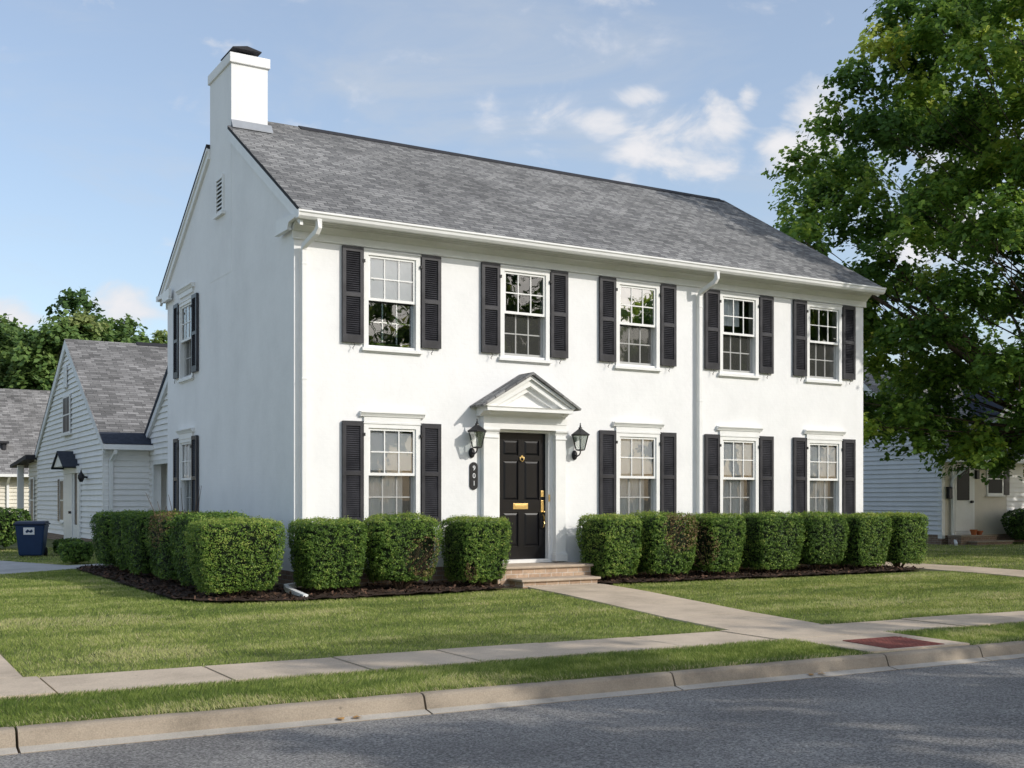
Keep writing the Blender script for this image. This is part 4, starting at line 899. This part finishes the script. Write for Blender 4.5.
mb = MB(); mb.face([(-.09, -.283, .57), (-.04, -.286, .62), (.0, -.286, .585), (.05, -.287, .62), (.07, -.285, .57), (.03, -.282, .54), (-.02, -.284, .56), (-.06, -.282, .535)]); mb.build('sticker_mark', M['bin'], lb)

# ------------------------------------------------------------------ hedges
LEAF4 = [(-1, 0, 0), (0, -.42, .12), (1, 0, .0), (0, .42, .12)]
def bush(name, label, x0, x1, y0, y1, h, zlo=.12, nl=9000, rnd=.16, seed=0, brown=(), tintoff=0., group='clipped hedge shrubs round the white house', stem=True, taper=.24, size=.024, top_light=0.):
    r_ = np.random.default_rng(seed+100); cx, cy = (x0+x1)/2, (y0+y1)/2; hx, hy = (x1-x0)/2, (y1-y0)/2; gz0 = gz(cx, cy)
    t = empty(name, (cx, cy, gz0), label, 'shrub', group)
    H = h-gz0
    # points on a rounded box: sample directions through a superellipsoid
    e = 7. if rnd < .2 else 3.6
    def surf(n):
        d = r_.normal(size=(n*2, 3)); d[:, 0] *= hx; d[:, 1] *= hy; d[:, 2] *= (H-zlo)/2
        # area-even sampling: pick on a box then pull in
        f = r_.choice(5, n, p=[.24, .24, .17, .17, .18]); a = r_.uniform(-1, 1, n); b = r_.uniform(-1, 1, n); P = np.zeros((n, 3))
        for i, (ax, sg) in enumerate(((1, -1), (1, 1), (0, -1), (0, 1), (2, 1))):
            m = f == i; o_ = [q for q in range(3) if q != ax]; P[m, ax] = sg; P[m, o_[0]] = a[m]; P[m, o_[1]] = b[m]
        s = (np.abs(P)**e).sum(1)**(-1/e); P *= s[:, None]
        Nn = np.sign(P)*np.abs(P)**(e-1)/np.array([hx, hy, H/2]); Nn /= np.linalg.norm(Nn, axis=1, keepdims=True)
        return P, Nn
    P, Nn = surf(nl)
    zz = (P[:, 2]+1)/2
    k = 1-taper*np.clip((.72-zz)/.72, 0, 1)**1.5
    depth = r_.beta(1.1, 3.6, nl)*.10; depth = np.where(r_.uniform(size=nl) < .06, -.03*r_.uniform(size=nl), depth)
    X = P[:, 0]*hx*k; Y = P[:, 1]*hy*k; Z = zlo+zz*(H-zlo)
    lum = np.array([noise.noise(Vector((a*3.3+seed*7, b*3.3, c*3.3))) for a, b, c in zip(X, Y, Z)])
    fine = np.array([noise.noise(Vector((a*15+seed*3, b*15, c*24))) for a, b, c in zip(X, Y, Z)])
    C = np.stack([X, Y, Z], 1)+Nn*(lum*.035-depth+fine*.02)[:, None]; C[:, 2] = np.maximum(C[:, 2], zlo*.6)
    keep = (fine > -.30)
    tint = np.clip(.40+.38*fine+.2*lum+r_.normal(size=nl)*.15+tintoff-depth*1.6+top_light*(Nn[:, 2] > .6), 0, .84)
    for (bx, by, bz, br, kp) in brown:
        d = np.sqrt((C[:, 0]-bx)**2+(C[:, 1]-by)**2+(C[:, 2]-bz)**2)/br+.45*fine
        keep &= ~((d < 1) & (r_.uniform(size=nl) > kp)); tint = np.where((d < 1.15) & (r_.uniform(size=nl) < .6), r_.uniform(.88, 1, nl), tint)
    C, Nn, tint = C[keep], Nn[keep], tint[keep]; n = len(C)
    Nr = Nn*1.0+r_.normal(size=(n, 3))*.62+np.array([0, 0, .3])
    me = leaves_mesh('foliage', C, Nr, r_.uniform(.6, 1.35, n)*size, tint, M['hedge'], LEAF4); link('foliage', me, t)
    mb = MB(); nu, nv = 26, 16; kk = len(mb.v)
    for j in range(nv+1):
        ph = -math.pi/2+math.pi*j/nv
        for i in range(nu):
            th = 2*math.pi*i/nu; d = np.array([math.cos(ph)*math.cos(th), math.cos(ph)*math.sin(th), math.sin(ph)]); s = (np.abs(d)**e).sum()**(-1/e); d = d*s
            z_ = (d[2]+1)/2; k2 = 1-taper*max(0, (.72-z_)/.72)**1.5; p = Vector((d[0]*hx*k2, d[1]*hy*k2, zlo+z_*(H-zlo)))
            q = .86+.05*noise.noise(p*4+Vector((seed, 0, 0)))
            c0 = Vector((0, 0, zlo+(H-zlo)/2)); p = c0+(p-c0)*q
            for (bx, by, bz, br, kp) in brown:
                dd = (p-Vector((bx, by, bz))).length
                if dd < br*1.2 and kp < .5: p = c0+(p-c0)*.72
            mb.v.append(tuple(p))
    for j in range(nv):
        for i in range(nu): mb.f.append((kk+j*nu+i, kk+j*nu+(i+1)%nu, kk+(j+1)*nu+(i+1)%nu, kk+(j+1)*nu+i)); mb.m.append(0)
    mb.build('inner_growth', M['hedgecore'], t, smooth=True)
    mb = MB(); rr_ = random.Random(seed)
    for i in range(9):
        a = rr_.uniform(0, 6.28); q = rr_.uniform(.15, .6); b = Vector((0, 0, -.05)); e_ = Vector((math.cos(a)*hx*q, math.sin(a)*hy*q, zlo+.25))
        mb.tube([b, b.lerp(e_, .5)+Vector((0, 0, -.03)), e_], [.022, .016, .010], 5)
    for (bx, by, bz, br, kp) in brown:
        for i in range(16):
            p0 = Vector((0, 0, .0)); p1 = Vector((bx, by, bz))+Vector((rr_.uniform(-1, 1), rr_.uniform(-.4, .2), rr_.uniform(-1, 1)))*br*.9
            mb.tube([p0, p0.lerp(p1, .6)+Vector((rr_.uniform(-.03, .03), 0, .02)), p1], [.010, .007, .003], 4)
    mb.build('stems', M['twig'], t)
    return t
YF, YB = -1.10, -.24
FR = [('corner', -1.62, -.44, 1.14, 'big square clipped shrub at the corner of the house below the shaded gable wall', (), .12),
      ('B', -.24, .70, 1.12, 'square clipped shrub right of the downspout outlet at the house corner', (), 0),
      ('C', .74, 1.88, 1.19, 'clipped shrub with a bare brown twiggy patch under the first ground floor window', ((.22, -.42, .48, .26, .12),), .02),
      ('D', 2.08, 2.94, 1.13, 'bright square clipped shrub immediately left of the front steps', ((-.3, -.4, .25, .12, .3),), .06),
      ('E', 4.50, 5.30, 1.14, 'bright square clipped shrub immediately right of the front steps', (), .08),
      ('F', 5.42, 6.41, 1.17, 'clipped shrub with brown thinning top, second right of the front steps', ((.12, -.42, .82, .33, .45),), .0),
      ('G', 6.58, 7.41, 1.15, 'clipped shrub with a dry brown left side, below the middle downspout', ((-.40, -.1, .55, .30, .2),), .02),
      ('H', 7.68, 8.74, 1.16, 'broad clipped shrub under the second ground floor window from the right', (), .0),
      ('I', 8.82, 9.88, 1.17, 'rounded bluish green shrub under the rightmost ground floor window', (), -.06),
      ('J', 9.95, 10.88, 1.13, 'clipped shrub at the right front corner of the white house', (), .04),
      ('K', 11.02, 11.86, 1.13, 'last clipped shrub at the right end of the row beside the path', (), .06)]
for i, (nm, a, b, h, lab, br, to) in enumerate(FR):
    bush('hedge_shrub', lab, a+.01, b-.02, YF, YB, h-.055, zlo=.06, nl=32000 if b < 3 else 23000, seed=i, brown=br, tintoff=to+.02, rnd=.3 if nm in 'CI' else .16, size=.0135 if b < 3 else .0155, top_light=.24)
LR = [(-.08, 1.12, 1.17, 'clipped shrub directly behind the big corner shrub on the shaded side'), (1.3, 2.75, 1.17, 'shrub with golden tipped top in the row along the gable wall'),
      (2.9, 4.15, 1.15, 'shaded clipped shrub behind the golden tipped one along the gable wall'), (4.25, 5.3, 1.15, 'shaded clipped shrub second from the back end of the gable row'), (5.4, 6.7, 1.13, 'rearmost clipped shrub of the gable row, next to the driveway')]
for i, (a, b, h, lab) in enumerate(LR):
    bush('hedge_shrub', lab, -1.5+(.06 if i % 2 else 0), -.55, a+.05, b-.06, h-.03, zlo=.06, nl=17000, seed=30+i, brown=((-.15, -.1, h-.12, .5, .9),) if i == 1 else (), tintoff=-.06, size=.019, top_light=.1)
bush('low_shrub', 'low dark rounded shrub left of the garden path by the cottage corner', -1.75, -1.05, 8.15, 8.85, .62, zlo=.02, nl=3500, seed=50, rnd=.3, tintoff=-.02, group='low shrubs beside the driveway', size=.032) if 0 else None
bush('low_shrub', 'low rounded shrub at the driveway edge in front of the cottage door', -1.68, -1.05, 8.3, 9.0, .50, zlo=.02, nl=4200, seed=50, rnd=.3, tintoff=-.02, group='low shrubs beside the driveway', size=.032)
bush('low_shrub', 'low dark shrub right behind the navy bin', -1.2, -.55, 12.0, 12.7, .42, zlo=.02, nl=3500, seed=51, rnd=.3, tintoff=-.15, group='low shrubs beside the driveway', size=.034)
bush('tall_hedge', 'dark green hedge behind the navy bin at the left edge', -5.2, -1.2, 15.5, 16.8, 1.12, zlo=.05, nl=12000, seed=52, rnd=.16, tintoff=-.1, group='neighbours hedges', size=.04)
bush('tall_hedge', 'dark hedge right of the brick steps under the maple', 26.5, 30.5, 7.4, 8.5, 1.05, zlo=.02, nl=7000, seed=53, rnd=.3, tintoff=-.2, group='neighbours hedges', size=.045)

# ------------------------------------------------------------------ trees
LOBE = [(0, -1.0, 0), (.95, -.25, -.05), (.5, .15, .08), (.5, .85, -.06), (-.5, .85, -.06), (-.5, .15, .08), (-.95, -.25, -.05)]
LEAF5 = [(0, -1, 0), (.6, -.2, .1), (.4, .8, -.05), (-.4, .8, -.05), (-.6, -.2, .1)]
def tree(name, label, cat_group, base, cz_, rad, ncl, lpc, lsize, clr, mat, seed, extra=(), trunk_r=.25, template=LOBE, reject=None, limbs=26, tilt=(0, 0), low=None, tintb=0.):
    r_ = np.random.default_rng(seed+500); rr_ = random.Random(seed)
    t = empty(name, base, label, 'tree', cat_group)
    cl = []; tries = 0
    while len(cl) < ncl and tries < ncl*60:
        tries += 1
        d = r_.normal(size=3); d /= np.linalg.norm(d); q = r_.uniform(.0, 1)**.42
        wob = 1+.16*noise.noise(Vector(tuple(d*2.2+seed)))
        p = np.array([d[0]*rad[0], d[1]*rad[1], d[2]*rad[2]])*q*wob*.93+np.array([tilt[0], tilt[1], cz_])
        if low and p[2] < low: continue
        if reject and reject(*(p+np.array(base))): continue
        if any(np.linalg.norm((p-c[0])*np.array([1, 1, 1.3])) < clr*.62 for c in cl): continue
        cl.append((p, clr*r_.uniform(.7, 1.25)))
    for e_ in extra: cl.append((np.array(e_[:3])-np.array(base), e_[3]))
    CC, NNN, TT = [], [], []
    for c, r0 in cl:
        n = int(lpc*(r0/clr)**2); d = r_.normal(size=(n, 3)); d /= np.linalg.norm(d, axis=1, keepdims=True)
        q = r_.uniform(0, 1, n)**.45; arm = 1+.35*np.sin(np.arctan2(d[:, 1], d[:, 0])*r_.integers(3, 6)+r_.uniform(0, 6))
        P = d*q[:, None]*r0*np.array([1., 1., .55])*arm[:, None]; P[:, 2] -= .28*(P[:, 0]**2+P[:, 1]**2)/r0
        # gather the leaves into sprays
        ns = 9; sp = P[r_.integers(0, n, ns)]; near = np.argmin(((P[:, None]-sp[None])**2).sum(2), 1); P = P*.72+sp[near]*.28
        CC.append(P+c); NNN.append(np.stack([P[:, 0]/r0*.7, P[:, 1]/r0*.7, np.full(n, .75)], 1)+r_.normal(size=(n, 3))*.38)
        TT.append(np.clip(.34+tintb+.22*r_.normal()+.30*P[:, 2]/r0+r_.normal(size=n)*.17, 0, 1))  # upper leaves of each clump paler, sunlit tops put into the tint
    C = np.concatenate(CC); Nn = np.concatenate(NNN); T = np.concatenate(TT); n = len(C); print(name, len(cl), n)
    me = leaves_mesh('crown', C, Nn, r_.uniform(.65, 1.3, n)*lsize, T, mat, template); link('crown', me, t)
    mb = MB(); top = Vector((tilt[0]*.6, tilt[1]*.6, cz_+rad[2]*.55)); trunk = []
    for i in range(8):
        q = i/7; trunk.append(Vector((tilt[0]*.6*q+.12*math.sin(q*5+seed), tilt[1]*.6*q+.12*math.cos(q*4+seed)-.12, -.15+(top.z+.15)*q)))
    mb.tube(trunk, [trunk_r*(1.25 if i == 0 else 1)*(1-.8*i/7) for i in range(8)], 10)
    order = sorted(cl, key=lambda c: -np.linalg.norm(c[0][:2]))
    for j, (c, r0) in enumerate(order[:limbs*3:1] if len(order) < limbs*3 else rr_.sample(order, limbs*3)):
        c = Vector(tuple(c)); zt = max(cz_-rad[2]*.75, c.z-(Vector((c.x, c.y)).length*.55+.4)); q = min(.95, max(.12, zt/top.z)); i = q*7; k = int(i); s = trunk[k].lerp(trunk[min(7, k+1)], i-k)
        r1 = trunk_r*(.40 if j % 10 == 0 else .10)*(1-.5*q); mid = s.lerp(c, .5)+Vector((rr_.uniform(-.3, .3), rr_.uniform(-.3, .3), -.15+.1*rr_.random()))
        m2 = s.lerp(c, .78)+Vector((rr_.uniform(-.2, .2), rr_.uniform(-.2, .2), .0))
        mb.tube([s, mid, m2, c], [r1, r1*.62, r1*.4, .012], 6)
        for _ in range(3):
            e_ = c+Vector((rr_.uniform(-1, 1), rr_.uniform(-1, 1), rr_.uniform(-.3, .4)))*r0*.8; mb.tube([m2.lerp(c, .3), e_], [r1*.25, .006], 4)
    mb.build('trunk', M['bark'], t, smooth=True)
    return t
MX, MY = 18.6, 1.1
def rej(x, y, z): return (x < 12.3 and z < 8 and y > -.5) or x-.98*y < 9.9 or (z > 11 and x-1.15*y < 12.2)
# unseen boughs added to shade the roof end and wall, then crown fill
SHADE = [(14.1, -5.4, 9.0, .7), (14.0, -4.4, 9.9, .75), (13.9, -3.5, 10.6, .8), (13.8, -2.7, 11.2, .8), (13.7, -2.0, 11.8, .8), (13.1, -2.3, 11.5, .6), (14.9, -5.6, 9.2, 1.), (14.8, -4.8, 9.9, 1.), (14.7, -4.0, 10.6, 1.), (14.7, -3.1, 11.0, 1.05), (14.8, -2.3, 11.6, 1.0), (14.9, -1.5, 12.2, 1.), (15.9, -2.4, 10.4, .9),
         (13.7, -3.6, 7.0, .75), (14.6, -3.4, 6.6, 1.), (15.8, -2.2, 6.6, .9),
         (14.1, 2.9, 2.9, .8), (15.2, 2.0, 2.7, .8), (16.2, 1.2, 2.6, .8), (17.3, .5, 2.7, .9), (18.6, -.4, 2.8, .9), (14.8, 3.8, 3.6, 1.), (13.4, 3.8, 9.0, .8), (13.2, 3.6, 7.4, .7),
         (13.4, 2.2, 10.4, .85), (13.8, 1.7, 11.1, .85), (14.5, 1.5, 10.1, .9), (13.1, 2.5, 9.5, .8), (14.2, 2.4, 9.6, .9), (14.7, 1.7, 11.3, .95), (15.0, 1.2, 12.0, .9), (14.1, 1.5, 11.8, .8), (12.6, 3.0, 7.0, .7), (13.5, 2.1, 2.9, .6), (14.3, 1.5, 3.2, .7), (13.0, 2.8, 3.6, .6), (14.6, -.6, 4.2, .8), (15.6, -1.4, 4.6, .8)]
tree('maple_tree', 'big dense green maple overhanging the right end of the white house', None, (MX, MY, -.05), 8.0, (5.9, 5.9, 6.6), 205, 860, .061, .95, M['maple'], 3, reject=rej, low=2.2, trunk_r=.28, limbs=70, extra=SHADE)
# back left trees
tree('broad_tree', 'broad bright green tree rising behind the cottage roof at left', 'trees behind the left neighbours', (5.6, 49, 0), 7.6, (6.0, 6.0, 4.7), 105, 520, .15, 1.35, M['oak'], 5, trunk_r=.4, template=LEAF5, limbs=12, low=2, tintb=.12)
tree('broad_tree', 'taller green tree at the left edge behind the grey roof', 'trees behind the left neighbours', (-.5, 52, 0), 7.8, (5.4, 5.4, 4.9), 85, 480, .15, 1.35, M['oak'], 6, trunk_r=.4, template=LEAF5, limbs=12, low=2, tintb=.1)
tree('round_tree', 'small round tree showing past the end of the cottage roof ridge', 'trees behind the left neighbours', (11.3, 55, 0), 6.6, (2.8, 2.8, 4.0), 30, 420, .15, 1.1, M['oak'], 8, trunk_r=.3, template=LEAF5, limbs=8, low=2, tintb=.1)
tree('rust_tinged_tree', 'nearer tree with rust tinged leaves cut by the left frame edge', None, (-7.4, 22.5, 0), 4.6, (2.6, 2.6, 2.5), 46, 330, .10, .8, M['rust'], 9, trunk_r=.16, template=LEAF5, limbs=10, low=2, tintb=.05)
# trees across the street: they shade the road and stand in the window glass
st = tree('street_tree', 'street tree across the road, nearest to the camera', 'street trees across the road', (7.3, -19.5, -.1), 6.3, (2.7, 2.5, 2.5), 34, 150, .12, .8, M['maple'], 11, trunk_r=.17, template=LEAF5, limbs=10, low=3)
st2 = tree('street_tree', 'tall street tree across the road, seen in the window glass', 'street trees across the road', (15, -33, -.1), 8, (4, 4, 5), 60, 160, .22, 1.3, M['maple'], 12, trunk_r=.3, template=LEAF5, limbs=10, low=3)
for x, y, s, a, lab in ((24, -34, 1.05, 1., 'street tree across the road, second from the left of the far row'), (33, -33, .92, 2.2, 'street tree in the middle of the far row across the road'), (40, -36, 1.35, 4., 'largest street tree of the far row across the road'), (48.5, -38, 1.3, 3., 'rightmost street tree of the far row across the road'), (6, -38, .8, 3., 'smallest street tree of the far row across the road'), (31, .6, 1.15, 5., 'unseen tree added to shade the front of the maple shaded neighbour'), (25.6, -3.4, .85, 1.4, 'smaller unseen tree added to shade the lawn behind the big maple')):  # last two are unseen, added to shade the right neighbour and its lawn
    c = copy_tree(st2); c['label'] = lab; c.location = (x, y, -.1); c.scale = (s, s, s); c.rotation_euler = (0, 0, a)

st2.scale = (.8, .8, .8); st.scale = (1.12, 1.12, 1.12)
c = copy_tree(st); c['label'] = 'smaller street tree right of the nearest one across the road'; c.location = (11.6, -18.9, -.1); c.scale = (1, 1, 1); c.rotation_euler = (0, 0, 2.1)
# fallen leaves by the kerb
for i, (x, s_, a) in enumerate(((-2.52, -7.985, .3), (-2.40, -7.99, 1.6), (1.75, -7.98, 2.4), (1.86, -7.99, .9))):
    mb = MB(); P = [(q[0]*.035, q[1]*.035, q[2]*.03+.012+.01*abs(q[0])) for q in LOBE]; mb.face(P)
    o = mb.build('fallen_leaf', M['dryleaf'], None, (x, s_-SK*x, -.192), a); md = o.modifiers.new('s', 'SOLIDIFY'); md.thickness = .001
    tag(o, ('dry leaf lying in the gutter left of the middle kerb joint', 'second dry leaf lying in the gutter left of the middle kerb joint', 'dry leaf in the gutter below the red tactile panel', 'curled dry leaf in the gutter just before the red tactile panel')[i], 'leaf', 'fallen leaves in the gutter')

# ------------------------------------------------------------------ light, sky, camera
EL, AZ = 30., 147.
w = bpy.data.worlds.new('World'); S.world = w; w.use_nodes = True; nt = w.node_tree; nt.nodes.clear(); L = nt.links.new
out = nt.nodes.new('ShaderNodeOutputWorld'); bg = nt.nodes.new('ShaderNodeBackground'); bg.inputs[1].default_value = .15
sky = nt.nodes.new('ShaderNodeTexSky'); sky.sky_type = 'NISHITA'; sky.sun_disc = False; sky.sun_elevation = R(EL); sky.sun_rotation = R(AZ)
sky.air_density = 1.0; sky.dust_density = 1.5; sky.ozone_density = 1.5
tc = nt.nodes.new('ShaderNodeTexCoord')
def dirn(px, py):
    u = (px-512)/F; v = (499-py)/F; d = Vector((SN*u+CS, -CS*u+SN, v)); return d.normalized()
def cloud(px, py, rad, sx=1., sz=1.):
    """soft round mask about one direction of the sky"""
    d = dirn(px, py); sub = N(nt, 'VectorMath', operation='SUBTRACT'); L(tc.outputs['Generated'], sub.inputs[0]); sub.inputs[1].default_value = d
    mp = N(nt, 'VectorMath', operation='MULTIPLY'); L(sub.outputs[0], mp.inputs[0]); mp.inputs[1].default_value = (1/sx, 1/sx, 1/sz)
    ln = N(nt, 'VectorMath', operation='LENGTH'); L(mp.outputs[0], ln.inputs[0])
    mr = N(nt, 'MapRange', interpolation_type='SMOOTHSTEP'); mr.inputs[1].default_value = 0; mr.inputs[2].default_value = rad; mr.inputs[3].default_value = 1; mr.inputs[4].default_value = 0; L(ln.outputs['Value'], mr.inputs[0]); return mr.outputs[0]
def mth(op, a, b):
    m = N(nt, 'Math', operation=op)
    for i, v in enumerate((a, b)):
        if isinstance(v, (int, float)): m.inputs[i].default_value = v
        else: L(v, m.inputs[i])
    return m.outputs[0]
mp = N(nt, 'Mapping'); L(tc.outputs['Generated'], mp.inputs[0]); mp.inputs['Scale'].default_value = (1, 1, 1.6)
cn = N(nt, 'TexNoise'); cn.inputs['Scale'].default_value = 15; cn.inputs['Detail'].default_value = 9; cn.inputs['Roughness'].default_value = .55; cn.inputs['Distortion'].default_value = .35; L(mp.outputs[0], cn.inputs[0])
mask = None
for a in ((690, 140, .075, 1.1, .62), (722, 125, .05, .8, .9), (640, 145, .055, 1.1, .7), (610, 128, .05, 1., .5), (640, 95, .04, 1., .4), (815, 120, .06, .9, 1.), (748, 98, .028, .7, 1.), (790, 150, .05, 1., .8), (118, 300, .05, 1., .6), (-40, 330, .12, 1., .8), (960, 200, .14, 1, .9)):
    c = cloud(*a); mask = c if mask is None else mth('MAXIMUM', mask, c)
v = mth('ADD', mask, mth('MULTIPLY', mth('SUBTRACT', cn.outputs[0], .5), 3.6))
cm = N(nt, 'MapRange', interpolation_type='SMOOTHSTEP'); cm.inputs[1].default_value = .25; cm.inputs[2].default_value = 1.35; cm.inputs[3].default_value = 0; cm.inputs[4].default_value = .95; L(v, cm.inputs[0])
mp2 = N(nt, 'Mapping'); L(tc.outputs['Generated'], mp2.inputs[0]); mp2.inputs['Scale'].default_value = (1.3, .5, 4.); mp2.inputs['Rotation'].default_value = (.2, .5, .4)
wn = N(nt, 'TexNoise'); wn.inputs['Scale'].default_value = 3.2; wn.inputs['Detail'].default_value = 8; wn.inputs['Roughness'].default_value = .6; wn.inputs['Distortion'].default_value = .8; L(mp2.outputs[0], wn.inputs[0])
wm = N(nt, 'MapRange', interpolation_type='SMOOTHSTEP'); wm.inputs[1].default_value = .42; wm.inputs[2].default_value = .78; wm.inputs[3].default_value = 0.; wm.inputs[4].default_value = .5; L(wn.outputs[0], wm.inputs[0])
tot = mth('MAXIMUM', cm.outputs[0], wm.outputs[0])
# thin summer haze whitens the whole sky a little
hz = mth('ADD', mth('MULTIPLY', tot, .72), .28)
mx = N(nt, 'Mix', data_type='RGBA'); L(hz, mx.inputs[0]); L(sky.outputs[0], mx.inputs[6]); mx.inputs[7].default_value = (3.0, 3.2, 3.45, 1)
mx2 = N(nt, 'Mix', data_type='RGBA'); L(mth('MULTIPLY', cm.outputs[0], .75), mx2.inputs[0]); L(mx.outputs[2], mx2.inputs[6]); mx2.inputs[7].default_value = (4.7, 4.6, 4.7, 1)
L(mx2.outputs[2], bg.inputs[0]); L(bg.outputs[0], out.inputs[0])
sd = bpy.data.lights.new('sun', 'SUN'); sd.energy = 2.15; sd.angle = R(.55); sd.color = (1, .95, .87)
so = bpy.data.objects.new('sun', sd); COL.objects.link(so)
d = Vector((math.sin(R(AZ))*math.cos(R(EL)), math.cos(R(AZ))*math.cos(R(EL)), math.sin(R(EL)))); so.rotation_euler = d.to_track_quat('Z', 'Y').to_euler(); so.location = d*40
cam = bpy.data.cameras.new('camera'); co = bpy.data.objects.new('camera', cam); COL.objects.link(co); S.camera = co
co.location = (CX, CY, CZ); co.rotation_euler = (R(90), 0, R(TH-90)); cam.sensor_width = 36; cam.lens = F/1024*36; cam.shift_y = (499-384)/1024; cam.clip_end = 2000
S.view_settings.view_transform = 'Standard'; S.view_settings.look = 'None'; S.view_settings.exposure = .44; S.view_settings.gamma = 1; S.view_settings.use_curve_mapping = False
S.render.resolution_x = 1024; S.render.resolution_y = 768; S.render.engine = 'CYCLES'
S.cycles.max_bounces = 8; S.cycles.transparent_max_bounces = 16
